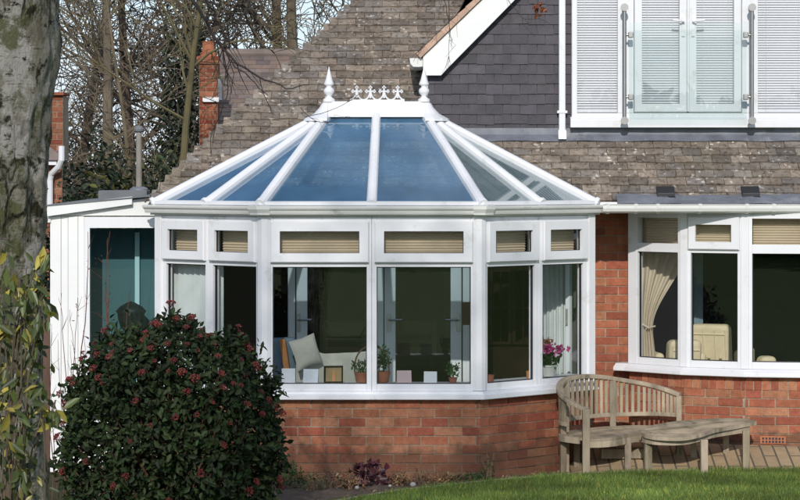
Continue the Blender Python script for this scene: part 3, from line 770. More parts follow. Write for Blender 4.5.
c = bp(416.5, 61.5, BY+.02)
pr = [(-.062, .030), (-.055, -.02), (-.03, -.048), (.02, -.05), (.055, -.045), (.055, .03)]
vs = [c+Vector((x, 0, z)) for x, z in pr]+[c+Vector((x, 2.4, z)) for x, z in pr]
mb.add(vs, [tuple(range(6)), tuple(reversed(range(6, 12)))]+[(i, 6+i, 6+(i+1) % 6, (i+1) % 6) for i in range(6)]); mb.build('gable_gutter', M['gutter'], house, bevel=.004)
# lead flashing at the foot of the gable
mb = MB(); z0, z1 = PZ(141, 1.6), PZ(131.5, GY)
nx_ = 40; x0, x1 = xleft+.0, 5.4
vs = []
for i in range(nx_+1):
    x = x0+(x1-x0)*i/nx_; j = .004*math.sin(i*2.1)
    vs += [(x, 1.60+j, z0+.004*math.sin(i*1.3)), (x, 1.668+j, PZ(134.5, 1.668)), (x, 1.672+j, z1+.03)]
mb.add(vs, [(3*i, 3*i+3, 3*i+4, 3*i+1) for i in range(nx_)]+[(3*i+1, 3*i+4, 3*i+5, 3*i+2) for i in range(nx_)]); mb.build('lead_flashing', M['lead'], house)
# downpipe
dp = thing('downpipe', None, None); dp.parent = house; dp.location = -house.location
x = PX(562, GY-.05); y = GY-.06; r = .030
mb = MB(); mb.box((x, y, (PZ(135, y)+PZ(-40, y))/2), (.058, .058, PZ(-40, y)-PZ(135, y))); mb.build('pipe', M['upvc'], dp, bevel=.01)
mb = MB(); zc = PZ(112, y); mb.bx(x-.045, x+.045, y-.036, y+.05, zc-.012, zc+.012); mb.build('bracket', M['upvc'], dp, bevel=.003)
mb = MB(); zs = PZ(138, y); mb.hexa([Vector(p) for p in ((x-.036, y-.065, zs-.012), (x+.036, y-.065, zs-.012), (x+.036, y+.03, zs+.0), (x-.036, y+.03, zs+.0), (x-.036, y-.036, zs+.07), (x+.036, y-.036, zs+.07), (x+.036, y+.036, zs+.07), (x-.036, y+.036, zs+.07))]); mb.build('shoe', M['upvc'], dp, bevel=.004)
# upstairs window and juliet doors
UY = GY-.045; Lu = frontal(UY)
uw = thing('upstairs_window', None, None); uw.parent = house; uw.location = -house.location
zt_, zb_ = PZ(-42, UY), PZ(118.5, UY)
mb = MB()
X = lambda p: PX(p, UY)
mb.ring(Lu, X(571.5), X(812), zb_, zt_, .048, -.05, .03)
for a, b in ((617.5, 633.5), (741.5, 757.5)): mb.lbox(Lu, X(a), X(b), -.045, .028, zb_+.049, zt_-.049)
mb.build('frame', M['upvc'], uw, bevel=.003)
mb = MB(); mb.sweep([(X(570), UY), (X(815), UY)], [(.075, PZ(127.5, UY-.07)), (.075, PZ(119.5, UY-.07)), (.03, PZ(117, UY)), (-.05, PZ(117, UY)), (-.05, PZ(127.5, UY-.07))])
mb.build('sill', M['upvc'], uw, bevel=.003)
for a, b in ((577, 617.5), (757.5, 806)):
    mb = MB(); mb.quadL(Lu, X(a), X(b), zb_+.05, zt_-.05, .0); mb.build('pane', M['glass_up'], uw)
jd = thing('juliet_door', None, None); jd.parent = house; jd.location = -house.location
for a, b in ((634, 686.6), (688.4, 741)):
    s_ = a < 660
    u0, u1 = X(a), X(b)
    mb = MB(); mb.ring(Lu, u0, u1, zb_+.055, zt_-.055, .066, -.03, .038, ab=.075); mb.build('leaf', M['upvc'], jd)
    mb = MB(); mb.quadL(Lu, u0+.06, u1-.06, zb_+.12, zt_-.12, .01); mb.build('pane', M['glass_up'], jd)
    hx = u1-.035 if s_ else u0+.035; hz = PZ(22, UY)
    mb = MB(); mb.bx(hx-.014, hx+.014, UY-.052, UY-.0385, hz-.13, hz+.04); d_ = -1 if s_ else 1
    mb.tube([(hx, UY-.05, hz), (hx, UY-.085, hz), (hx+d_*.02, UY-.088, hz+.004), (hx+d_*.10, UY-.088, hz+.012)], .009, 8); mb.build('handle', M['upvc'], jd)
mb = MB(); mb.lbox(Lu, X(686.7), X(688.3), -.02, .045, zb_+.06, zt_-.06); mb.build('meeting_strip', M['upvc'], jd)
jb = thing('juliet_balcony', None, None); jb.parent = house; jb.location = -house.location
JY = UY-.16
for px, s_ in ((624.5, 1), (752, -1)):
    x = PX(px, JY); za, zc = PZ(4, JY), PZ(122, JY)
    mb = MB(); mb.tube([(x, JY, zc), (x, JY, za)], .0175, 14)
    for z in (zc+.012, za-.03): mb.tube([(x, JY, z), (x, UY-.03, z)], .015, 10); mb.lathe((x, JY, z-.022), [(0, 0), (.024, 0), (.024, .044), (0, .044)], 14)
    mb.build('post', M['steel'], jb, smooth=False)
    for z in (za-.03, zc+.012):
        mb = MB(); mb.tube([(x, JY-.026, z), (x, JY+.0, z)], .034, 16); mb.build('end_rose', M['steel'], jb)
    for py in (35, 97):
        z = PZ(py, JY); mb = MB(); mb.tube([(x, JY, z), (x+s_*.06, JY, z)], .011, 10); mb.box((x+s_*.055, JY, z), (.045, .036, .05)); mb.build('clamp', M['steel'], jb, bevel=.006)
mb = MB(); mb.bx(PX(629.5, JY), PX(747, JY), JY-.006, JY+.006, PZ(120, JY), PZ(23, JY)); mb.build('glass_panel', M['teal'], jb)
# blinds hung inside the upstairs windows
def venetian(x0, x1, y, z0, z1, label):
    t = thing('venetian_blind', label, 'blind', ((x0+x1)/2, y, z1), 'venetian blinds behind the upstairs glass')
    mb = MB(); z = z0+.02
    rot = Matrix.Rotation(R(52), 3, 'X')
    while z < z1: mb.box(((x0+x1)/2, y, z), (x1-x0, .025, .0016), rot); z += .0225
    mb.build('slats', M['slat'], t)
    mb = MB(); mb.bx(x0, x1, y-.014, y+.014, z0-.004, z0+.012); mb.build('bottom_rail', M['upvc'], t)
    mb = MB()
    for f in (.18, .82): mb.tube([(x0+(x1-x0)*f, y-.016, z0), (x0+(x1-x0)*f, y-.016, z1)], .0012, 4)
    mb.build('cord', M['slat'], t)
BYV = UY+.075
for a, b, lb in ((577.5, 617, 'closed grey slatted blind in the side pane next to the white downpipe'), (641, 679, 'closed slatted blind behind the juliet door leaf with left hinges'), (696, 734, 'closed slatted blind behind the juliet door leaf with right hinges'), (758, 806, 'closed grey slatted blind in the upstairs side pane right of the juliet door')):
    venetian(PX(a, BYV)-.01, PX(b, BYV)+.01, BYV, zb_+.06, zt_-.06, lb)
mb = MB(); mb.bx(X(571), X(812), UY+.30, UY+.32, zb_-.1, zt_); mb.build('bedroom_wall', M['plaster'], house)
# eaves over the bow window
GYR = .86
mb = MB(); zt2, zb2 = PZ(204.5, GYR), PZ(213, GYR)
gx0 = 1.735
prof = [(-.10, zt2), (-.10, zb2+.01), (-.07, zb2), (-.03, zb2-.002), (.005, zb2+.014), (.016, zb2+.04), (.016, zt2-.006), (.024, zt2), (.012, zt2+.004), (.0, zt2-.01), (-.09, zt2-.01)]
mb.sweep([(gx0, GYR), (5.4, GYR)], prof); mb.build('gutter', M['gutter'], house)
for px in (608, 636, 658, 700, 747, 774):
    x = PX(px, GYR); mb = MB(); mb.sweep([(x-.014, GYR), (x+.014, GYR)], [(-.10, zb2-.006), (-.03, zb2-.009), (.012, zb2+.012), (.024, zb2+.04), (.027, zt2+.004), (-.0, zt2+.008), (-.1, zt2+.008)])
    mb.build('gutter_bracket', M['gutter'], house)
mb = MB(); mb.bx(1.66, 5.4, .965, 1.74, zb2+.0, zb2+.02); mb.build('soffit', M['board'], house)
mb = MB(); mb.bx(1.66, 5.4, .958, .964, zb2-.001, zt2+.02); mb.build('fascia', M['board'], house)
# lead apron with two turned-up straps
mb = MB(); x0, x1 = PX(617, .95), 5.4; n_ = 36; vs = []
ya, yb_ = .885, 1.10
for i in range(n_+1):
    x = x0+(x1-x0)*i/n_; j = .004*math.sin(i*1.7)+.003*math.sin(i*.6)
    zb3, zt3 = PZ(203.5, ya), (plane_pt(0, (yb_-EY)/math.cos(PIT), .045)).z
    vs += [(x, ya, zb3+j*.4), (x, (ya+yb_)/2, (zb3+zt3)/2+.006+j), (x, yb_, zt3+j)]
mb.add(vs, [(3*i, 3*i+3, 3*i+4, 3*i+1) for i in range(n_)]+[(3*i+1, 3*i+4, 3*i+5, 3*i+2) for i in range(n_)]); mb.build('lead_apron', M['lead'], house)
for px in (666, 751):
    mb = MB(); yy = 1.05; x = PX(px-9, yy); zc = PZ(196.5, yy)
    mb.hexa([Vector(p) for p in ((x, yy-.03, zc-.005), (x+.15, yy-.03, zc-.002), (x+.16, yy+.10, zc+.06), (x, yy+.10, zc+.06), (x, yy-.03, zc+.028), (x+.15, yy-.03, zc+.032), (x+.16, yy+.10, zc+.09), (x, yy+.10, zc+.09))])
    mb.hexa([Vector(p) for p in ((x+.10, yy-.14, zc-.075), (x+.20, yy-.14, zc-.082), (x+.15, yy-.02, zc-.01), (x+.09, yy-.02, zc-.01), (x+.10, yy-.15, zc-.060), (x+.20, yy-.15, zc-.066), (x+.15, yy-.03, zc+.006), (x+.09, yy-.03, zc+.006))])
    mb.build('lead_strap', M['black'], house, bevel=.004)

# bow window
BP = [(PX(629, 1.62), 1.62), (PX(684.5, 1.19), 1.19), (PX(745, .97), .97), (PX(810, .885), .885), (PX(876, .90), .90), (PX(935, 1.02), 1.02)]
bow = thing('bow_window', None, None); bow.parent = house; bow.location = -house.location
wb = MB()
for i in range(5):
    L = Loc(BP[i], BP[i+1]); bricks(wb, L, 0, L.len, -.08, .722, off=.04*i, top_header=True)
wb.build('bow_wall', M['brick'], house)
mb = MB(); L = Loc(BP[2], BP[3]); zc = PZ(440, .93)
mb.lbox(L, .13, .345, -.01, .006, zc-.032, zc+.032, (.8, .8, .8))
o = mb.build('air_brick', M['clay'], house)
mb = MB()
for r_ in range(2):
    for c_ in range(7): mb.lbox(L, .145+c_*.028, .163+c_*.028, .0, .0075, zc-.024+r_*.027, zc-.006+r_*.027)
mb.build('vent_slots', M['black'], o)
mb = MB(); mb.sweep([(BP[0][0]-.10, BP[0][1]+.06)]+BP, [(.075, .727), (.080, .733), (.078, .762), (.04, .785), (.03, .792), (-.12, .792), (-.12, .727)]); mb.build('sill', M['upvc'], bow, bevel=.002)
zw0, zw1 = .793, 2.135
bowunits = []
for i in range(5):
    L = Loc(BP[i], BP[i+1]); l = L.len
    a, b = (.105 if i == 0 else .062), .062
    f = MB()
    f.lbox(L, 0.001, a, -.06, .016, zw0, zw1); f.lbox(L, l-b, l-.001, -.06, .016, zw0, zw1)
    f.lbox(L, a, l-b, -.058, .014, zw0, .853); f.lbox(L, a, l-b, -.058, .014, 1.785, 1.862); f.lbox(L, a, l-b, -.058, .014, 2.085, zw1)
    f.build('frame', M['upvc'], bow, bevel=.003)
    p = MB(); p.quadL(L, a, l-b, .853, 1.785, -.03); p.build('pane', M['glass'], bow)
    g = MB(); g.ring(L, a-.002, l-b+.002, .851, 1.787, .009, -.036, -.016); g.build('gasket', M['black'], bow)
    if i % 2 == 1:
        s = MB(); s.ring(L, a-.02, l-b+.02, 1.815, 2.10, .068, .0165, .045); s.build('sash', M['upvc'], bow)
        p = MB(); p.quadL(L, a+.04, l-b-.04, 1.875, 2.04, .02); p.build('pane', M['glass'], bow)
    else:
        p = MB(); p.quadL(L, a, l-b, 1.862, 2.085, -.03); p.build('pane', M['glass'], bow)
    bowunits.append((L, a, l-b))
for i in range(1, 5):
    c = Vector(BP[i]); A_, B_ = Loc(BP[i-1], BP[i]), Loc(BP[i], BP[i+1]); md = (A_.n.xy+B_.n.xy).normalized()
    mb = MB(); mb.prism([tuple(p) for p in (c-A_.t.xy*.038+A_.n.xy*.010, c-A_.t.xy*.030+A_.n.xy*.026, c+B_.t.xy*.030+B_.n.xy*.026, c+B_.t.xy*.038+B_.n.xy*.010, c-md*.03)], zw0+.001, zw1)
    mb.build('mullion', M['upvc'], bow, bevel=.003)

# ------------------------------------------------------------------ white boarded lean-to at the side
ext = thing('side_extension', 'white boarded lean-to with a sloping roof and one teal window', 'extension', (-2.6, 1.3, 0))
XY = 1.18; Lx = frontal(XY)
xa, xb = PX(50, XY), CF[0][0]+.06
mb = MB()
gxw0, gxw1, gzw1 = PX(84, XY), PX(157, XY), PZ(229, XY)
zla, zlb = PZ(212, XY), PZ(200, XY)
def ztop(x): return zla+(zlb-zla)*(x-xa)/(PX(132, XY)-xa)
# vertical boards with shallow joints left of the window
edges = [xa, PX(61, XY), PX(68, XY), PX(78, XY), gxw0]
for i, (a, b) in enumerate(zip(edges[:-1], edges[1:])):
    g = .0012; w_ = .0 if i != 1 else -.004
    q = [Lx(a+g, w_, -.12), Lx(b-g, w_, -.12), Lx(b-g, -.06, -.12), Lx(a+g, -.06, -.12)]
    zz = gzw1+.11 if i in (1,) else gzw1+.11
    q += [Lx(a+g, w_, zz), Lx(b-g, w_, zz), Lx(b-g, -.06, zz), Lx(a+g, -.06, zz)]
    mb.hexa(q)
mb.build('wall_boards', M['board'], ext, bevel=.003)
mb = MB()
q = [Lx(xa, .006, gzw1+.115), Lx(xb, .006, gzw1+.115), Lx(xb, -.06, gzw1+.115), Lx(xa, -.06, gzw1+.115), Lx(xa, .006, ztop(xa)), Lx(xb, .006, ztop(xb)), Lx(xb, -.06, ztop(xb)), Lx(xa, -.06, ztop(xa))]
mb.hexa(q); mb.build('upper_board', M['board'], ext, bevel=.003)
mb = MB(); mb.bx(xa+.0, xa+.05, XY+.061, 4, -.12, 2.1); mb.build('side_wall', M['board'], ext)
xw = thing('window', None, None); xw.parent = ext; xw.location = -ext.location
mb = MB(); mb.ring(Lx, gxw0, xb, .30, gzw1+.105, .052, -.05, .022, at=.095); mb.build('frame', M['upvc'], xw)
mb = MB(); mb.quadL(Lx, gxw0+.045, xb-.045, .34, gzw1+.02, -.01); mb.build('pane', M['tealglass'], xw)
mb = MB(); mb.lbox(Lx, gxw0, xb, -.06, .0, -.12, .297); mb.build('panel', M['board'], ext)
mb = MB()                                          # sloping fascia, proud of the boards
fa = [P(47, 205.5, XY-.07), P(47, 216.5, XY-.07), P(132, 204.5, XY-.07), P(132, 196.5, XY-.07)]
bk = [p+Vector((0, .064, 0)) for p in fa]
mb.add(fa+bk, [(0, 1, 2, 3), (7, 6, 5, 4), (0, 3, 7, 4), (1, 0, 4, 5), (2, 1, 5, 6), (3, 2, 6, 7)]); mb.build('fascia', M['board'], ext, bevel=.003)
mb = MB()
a, b = P(46, 204.8, XY-.08), P(150, 195.3, XY-.08)
mb.add([a, b, b+Vector((0, 2.8, .02)), a+Vector((0, 2.8, .02)), a+Vector((0, 0, -.012)), b+Vector((0, 0, -.012))], [(0, 1, 2, 3), (4, 5, 1, 0)]); mb.build('roof', M['greyroof'], ext)
mb = MB()
a, b = P(98, 190.5, 2.3), P(147, 190, 2.3)
mb.hexa([Vector((a.x, 2.3, a.z-.1)), Vector((b.x, 2.3, b.z-.1)), Vector((b.x, 2.6, b.z-.1)), Vector((a.x, 2.6, a.z-.1)), a, b, b+Vector((0, .3, 0)), a+Vector((0, .3, 0))]); mb.build('roof_upstand', M['greyroof'], ext, bevel=.01)
mb = MB(); c = P(46.5, 219, XY-.02)
mb.add([c+Vector((x, 0, z)) for x, z in ((-.05, .03), (-.035, -.01), (.0, -.03), (.035, -.03), (.035, .03))]+[c+Vector((x, 2, z)) for x, z in ((-.05, .03), (-.035, -.01), (.0, -.03), (.035, -.03), (.035, .03))],
       [(0, 1, 2, 3, 4), (9, 8, 7, 6, 5)]+[(i, 5+i, 5+(i+1) % 5, (i+1) % 5) for i in range(5)]); mb.build('gutter', M['gutter'], ext)
vp = thing('vent_pipe', None, None); vp.parent = ext; vp.location = -ext.location
x = PX(139, 2.45); mb = MB(); z0 = PZ(191, 2.45); mb.lathe((x, 2.45, z0), [(.09, -.02), (.085, .02), (.05, .04)], 14); mb.build('flashing_collar', M['lead'], vp)
mb = MB(); mb.tube([(x, 2.45, z0), (x, 2.45, PZ(131, 2.45))], [.028, .026], 12); mb.build('pipe', M['tilegrey'], vp, smooth=False)
mb = MB(); zc = PZ(127, 2.45); mb.lathe((x, 2.45, zc-.02), [(.03, -.03), (.045, -.02), (.05, .0), (.03, .03), (0, .035)], 12); mb.build('cowl', M['greyroof'], vp)
# inside the lean-to
mb = MB(); mb.bx(xa+.06, xb, XY+.55, XY+.6, -.1, 1.98); mb.build('inner_wall', M['teal_wall'], ext)
mb = MB(); mb.bx(xb-.13, xb-.05, XY+.30, XY+.35, .2, 1.95); mb.bx(xb-.34, xb-.30, XY+.5, XY+.54, .2, 1.95); mb.build('inner_door_frame', M['upvc_in'], ext)

# ------------------------------------------------------------------ blinds and things inside the glass rooms
def pleated(L, u0, u1, z0, z1, w, label, group):
    t = thing('pleated_blind', label, 'blind', L((u0+u1)/2, w, z1), group)
    mb = MB(); n_ = max(4, int((z1-z0)/.022)); vs = []
    for k in range(n_*2+1):
        z = z1-(z1-z0)*k/(n_*2); ww = w+(.007 if k % 2 else -.007)
        vs += [L(u0, ww, z), L(u1, ww, z)]
    mb.add(vs, [(2*k, 2*k+1, 2*k+3, 2*k+2) for k in range(n_*2)]); mb.build('cloth', M['blind'], t)
    mb = MB(); mb.lbox(L, u0, u1, w-.012, w+.012, z0-.018, z0-.001); mb.build('bottom_rail', M['blind'], t)
BL = ['olive pleated blind in the outer top light of the left angled side', 'olive pleated blind in the inner top light of the left angled side', 'olive pleated blind in the left top light of the conservatory front',
      'olive pleated blind in the right top light of the conservatory front', 'olive pleated blind in the inner top light of the right angled side', 'olive pleated blind in the outer top light of the right angled side']
for (L, u0, u1, a, b), lb in zip(units, BL):
    pleated(L, u0+a+.005, u1-b-.005, 1.735, 2.10, -.10, lb, 'raised pleated blinds in the conservatory')
BB = ['cream blind in the bow window top light next to the brick wall', 'cream blind in the bow window top light above the armchair', 'cream blind in the wide bow window top light right of the opening casement']
for (L, a, b), lb in zip(bowunits[:3], BB):
    pleated(L, a+.005, b-.005, 1.80, 2.11, -.11, lb, 'raised blinds in the bow window')
# vertical blind in the outer left pane
L = FAC[0]; t = thing('vertical_blind', 'drawn pale striped vertical blind in the outermost left window', 'blind', L(.4, -.13, 1.7))
mb = MB(); u = .09
while u < L.len*.505-.03:
    a = R(random.uniform(-34, -16)); hw = .036
    mb.add([L(u-hw*math.cos(a), -.14-hw*math.sin(a), .78), L(u+hw*math.cos(a), -.14+hw*math.sin(a), .78), L(u+hw*math.cos(a), -.14+hw*math.sin(a), 1.72), L(u-hw*math.cos(a), -.14-hw*math.sin(a), 1.72)], [(0, 1, 2, 3)], (random.uniform(.85, 1.05),)*3); u += .068
mb.build('slats', M['vblind'], t)
mb = MB(); mb.lbox(L, .06, L.len*.5, -.16, -.12, 1.721, 1.75); mb.build('head_rail', M['upvc'], t)
# open french casement and pale curtain inside the outer right pane
L = FAC[2]; ub = L.len*.505; CYR = 1.42
t = thing('pale_curtain', 'pale bluish curtain hanging behind the right end conservatory pane', 'curtain', (PX(553, CYR), CYR, 1.98))
mb = MB(); vs = []; n_ = 40
for i in range(n_+1):
    x = PX(539, CYR)+(PX(567, CYR)-PX(539, CYR))*i/n_; wv = .018*math.sin(i*.9)+.008*math.sin(i*.37)
    vs += [(x, CYR+wv, .12), (x, CYR+wv, 1.98)]
mb.add(vs, [(2*i, 2*i+2, 2*i+3, 2*i+1) for i in range(n_)]); mb.build('cloth', M['vblind'], t, smooth=True)
mb = MB(); mb.tube([(PX(536, CYR), CYR, 1.99), (PX(570, CYR), CYR, 1.99)], .010, 8); mb.build('rail', M['upvc'], t)
t = thing('garden_door', 'narrow white door leaf standing open behind the right end pane', 'door', (PX(576, 1.3), 1.3, .1))
Ld = Loc((PX(566, 1.36), 1.36), (PX(588, 1.22), 1.22))
mb = MB(); mb.ring(Ld, 0, Ld.len, .12, 1.95, .05, -.02, .02); mb.build('leaf', M['upvc_in'], t)
mb = MB(); mb.quadL(Ld, .045, Ld.len-.045, .17, 1.9, 0); mb.build('pane', M['glass'], t)
q = Ld(.025, .03, 1.22); mb = MB(); mb.box(q, (.02, .02, .14)); mb.build('handle', M['chrome'], t)
# dark dresser against the house wall
DY = 1.45; Ld = frontal(DY)
dr = thing('glazed_cabinet', 'dark brown glazed cabinet with lattice doors behind the right angled window', 'cabinet', (PX(510, DY), DY, .1))
u0, u1 = PX(487, DY), PX(537, DY)
mb = MB(); mb.bx(u0, u1, DY, DY+.24, .10, .95); mb.bx(u0, u0+.02, DY+.001, DY+.24, .951, 1.95); mb.bx(u1-.02, u1, DY+.001, DY+.24, .951, 1.95); mb.bx(u0, u1, DY+.22, DY+.24, .952, 1.94); mb.bx(u0-.01, u1+.01, DY-.01, DY+.25, 1.951, 1.99)
mb.build('carcass', M['darkwood'], dr)
for k in range(2):
    a = u0+.02+k*(u1-u0-.04)/2; b = a+(u1-u0-.04)/2-.004
    mb = MB(); mb.ring(Ld, a, b, .965, 1.94, .03, -.015, .008)
    for j in range(1, 3): mb.lbox(Ld, a+.03, b-.03, -.006, .004, .965+j*.325-.006, .965+j*.325+.006)
    mb.lbox(Ld, (a+b)/2-.005, (a+b)/2+.005, -.008, .002, .995, 1.91); mb.build('door', M['darkwood'], dr)
mb = MB()
for z in (1.28, 1.6): mb.bx(u0+.022, u1-.022, DY+.03, DY+.215, z, z+.012)
mb.build('shelf', M['darkwood'], dr)
# sofa, cushion, chair with timber arm
SY = .62
sf = thing('sofa', 'low sofa with a pale stone coloured cover seen from behind the front window', 'sofa', (PX(335, SY), SY, .1))
mb = MB(); vs = []; nx, nz = 22, 8
x0, x1 = PX(296, SY), PX(380, SY)
for j in range(nz+1):
    for i in range(nx+1):
        f = i/nx; x = x0+(x1-x0)*f
        top = PZ(346+9*min(1, f*3)-4*f*f, SY); zz = .12+(top-.12)*j/nz
        y = SY+.012*math.sin(f*16)+.01*math.sin(f*31+j)+.10*max(0, (j-nz+2)/2)**2
        vs.append((x, y, zz))
mb.add(vs, [(j*(nx+1)+i, j*(nx+1)+i+1, (j+1)*(nx+1)+i+1, (j+1)*(nx+1)+i) for j in range(nz) for i in range(nx)])
mb.build('cover', M['stone_fab'], sf, smooth=True)
mb = MB(); mb.bx(x0+.02, x1-.02, SY+.10, SY+.24, .12, PZ(356, SY)); mb.bx(x0+.02, x1-.02, SY+.241, SY+.78, .12, .46); mb.build('frame', M['stone_fab'], sf, bevel=.03)
def pillow(name, c, wd, ht, th, rot, m, parent=None):
    mb = MB(); n_ = 10; vs = []; fs = []
    for s_ in (1, -1):
        o = len(vs)
        for j in range(n_+1):
            for i in range(n_+1):
                a, b = i/n_*2-1, j/n_*2-1
                k = (max(0, 1-a*a)**.5*max(0, 1-b*b)**.5)**.7
                pin = 1-.07*(1-abs(a))*abs(b)**3-.0; pin2 = 1-.07*(1-abs(b))*abs(a)**3
                vs.append(Vector((a*wd/2*pin2, s_*k*th/2, b*ht/2*pin)))
        for j in range(n_):
            for i in range(n_):
                q = (o+j*(n_+1)+i, o+j*(n_+1)+i+1, o+(j+1)*(n_+1)+i+1, o+(j+1)*(n_+1)+i); fs.append(q if s_ < 0 else q[::-1])
    mb.add([rot @ v+Vector(c) for v in vs], fs); return mb.build(name, m, parent, smooth=True)
CY = .50
tag(pillow('scatter_cushion', P(306, 352, CY), .24, .26, .10, Matrix.Rotation(R(-18), 3, 'Y') @ Matrix.Rotation(R(25), 3, 'Z'), M['stone_fab']), 'pale scatter cushion tipped on the left end of the low sofa', 'cushion')
AY = .78
ch = thing('easy_chair', 'blue grey upholstered chair with an orange timber arm in the front window', 'chair', (PX(285, AY), AY, .1))
mb = MB(); mb.hexa([Vector(p) for p in ((PX(268, AY), AY-.03, .12), (PX(300, AY), AY-.03, .12), (PX(300, AY), AY+.10, .12), (PX(268, AY), AY+.10, .12), (PX(270, AY), AY-.06, PZ(338, AY)), (PX(296, AY), AY-.06, PZ(337, AY)), (PX(296, AY), AY+.05, PZ(337, AY)), (PX(270, AY), AY+.05, PZ(338, AY)))]); mb.build('backrest', M['bluefab'], ch, bevel=.025)
mb = MB(); a, b = P(282.5, 339, AY-.12), P(289, 384, AY-.12); s_ = Vector((.026, 0, 0)); y_ = Vector((0, .03, 0))
mb.hexa([b-s_-y_, b+s_-y_, b+s_+y_, b-s_+y_, a-s_-y_, a+s_-y_, a+s_+y_, a-s_+y_]); mb.build('arm', M['oak'], ch, bevel=.008)
mb = MB(); mb.bx(PX(270, AY), PX(300, AY), AY+.11, AY+.6, .3, .5); mb.build('seat', M['bluefab'], ch, bevel=.03)
# objects on the sill (window board)
mb = MB(); mb.sweep([(CF[1][0]-.66, CF[1][1]+.66), CF[1], CF[2], (CF[3][0]+.0, CF[3][1])], [(-.062, .715), (-.062, .742), (-.27, .742), (-.27, .715)]); mb.build('window_board', M['upvc'], cons)
ZB = .743; SBY = .14
def card(px, pyt, wpx, label, m, lean=8, bulge=.0):
    x = PX(px, SBY); wd = wpx*(20+SBY)/FPX; ht = PZ(pyt, SBY)-ZB
    mb = MB(); r_ = Matrix.Translation((x, SBY, ZB)) @ Matrix.Rotation(R(random.uniform(-8, 8)), 4, 'Z')
    th = R(14)
    for s_ in (1, -1):
        q = [Vector((-wd/2, s_*.03, 0)), Vector((wd/2, s_*.03, 0)), Vector((wd/2, s_*.002, ht)), Vector((-wd/2, s_*.002, ht))]
        mb.add([r_ @ v for v in q], [(0, 1, 2, 3)])
        q2 = [r_ @ (v+Vector((0, s_*.0015, 0))) for v in q]; mb.add(q2, [(0, 1, 2, 3)])
    tag(mb.build('greeting_card', m), label, 'card', 'folded cards standing on the conservatory sill')
card(288.5, 368.5, 13.5, 'plain white folded card at the left end of the conservatory sill', M['card'])
card(311, 369, 15, 'bluish white folded card left of the wooden picture frame', M['card'])
card(404, 370.5, 14.5, 'pale pink folded card just right of the central window bar', M['pinkcard'])
card(430.5, 371.5, 13, 'small white folded card between the pink card and green plant', M['card'])
pf = thing('picture_frame', 'back of a wooden picture frame leaning on the conservatory sill', 'picture frame', (PX(333, SBY), SBY, ZB))
Lp = Loc((PX(324, SBY), SBY-.02), (PX(343, SBY), SBY+.005))
mb = MB(); rt = lambda u, w_, z: Lp(u, w_, 0)+Vector((0, (z-ZB)*.2, z)); rt_ = rt
hgt = PZ(366, SBY)-ZB; wl = Lp.len
mb.ring(rt, .0, wl, ZB, ZB+hgt, .013, -.012, .006); mb.build('frame', M['darkwood'], pf)
mb = MB(); mb.lbox(rt, .012, wl-.012, -.008, .0, ZB+.012, ZB+hgt-.012); mb.build('backing', mat('backing_board', (.34, .24, .12), .8, .15, 8), pf)
mb = MB(); mb.lbox(rt, wl*.42, wl*.58, .001, .006, ZB+hgt*.1, ZB+hgt*.72); mb.build('strut', M['oak'], pf)
def potplant(name, label, cat, c, pr, ph, pot, n, sz, spread, hgt, m, tint, aspect=.5, basket=False, group=None):
    t = thing(name, label, cat, c, group)
    mb = MB(); mb.lathe(c, [(0, .003), (pr*.75, .003), (pr, ph*.85), (pr*1.1, ph*.86), (pr*1.1, ph), (pr*.92, ph), (pr*.88, ph*.9), (0, ph*.88)], 14); mb.build('pot', pot, t, smooth=False)
    c = np.array(c)
    p = rng.normal(size=(n, 3)); p /= np.linalg.norm(p, axis=1, keepdims=True); p *= rng.uniform(.2, 1, (n, 1))**.5
    p = p*np.array([spread, spread*.7, hgt/2])+c+np.array([0, 0, ph+hgt/2])
    V, F, T = leaves(p, rng.uniform(.6, 1.2, n)*sz, greys(n, .5, 1.5)*np.array(tint), aspect, updir=np.array([0, -.2, .4]))
    npmesh('leaves', V, F, T, m, t)
    mb = MB()
    for k in range(6):
        a = rng.uniform(0, 6.28); mb.tube([(c[0], c[1], c[2]+ph*.8), (c[0]+math.cos(a)*spread*.4, c[1]+math.sin(a)*spread*.3, c[2]+ph+hgt*.7)], .0025, 5)
    mb.build('stems', M['houseleaf'], t)
    return t
bk = potplant('basket_plant', 'two ivy plants in terracotta pots under a tall wicker hoop handle', 'plant', (PX(362, .2), .2, ZB), .055, .085, M['terra'], 110, .035, .095, .10, M['houseleaf'], (1, 1, 1))
c2 = (PX(383, .2), .2, ZB)
mb = MB(); mb.lathe(c2, [(0, .003), (.045, .003), (.06, .075), (.064, .09), (.055, .09), (.05, .08), (0, .078)], 14); mb.build('pot', M['terra'], bk)
p = rng.normal(size=(160, 3)); p /= np.linalg.norm(p, axis=1, keepdims=True); p = p*np.array([.06, .05, .11])*rng.uniform(.3, 1, (160, 1))+np.array(c2)+np.array([0, 0, .19])
V, F, T = leaves(p, rng.uniform(.02, .045, 160), greys(160, .5, 1.4), .55, updir=np.array([0, -.2, .5])); npmesh('leaves', V, F, T, M['houseleaf'], bk)
mb = MB(); a0, a1 = PX(354.5, .2), PX(389, .2); pts = []
for k in range(15):
    f = k/14; th = math.pi*f; pts.append(((a0+a1)/2-(a1-a0)/2*math.cos(th), .2, ZB+.10+(PZ(346, .2)-ZB-.10)*math.sin(th)**.8))
mb.tube([(a0+.02, .2, ZB)]+pts+[(a1-.02, .2, ZB)], .007, 6); mb.build('hoop_handle', M['wicker'], bk)
potplant('small_pot_plant', 'small leafy green pot plant left of the right corner post', 'plant', (PX(453, .16), .16, ZB), .035, .045, M['terra'], 120, .032, .06, .13, M['houseleaf'], (.9, 1.2, .8))
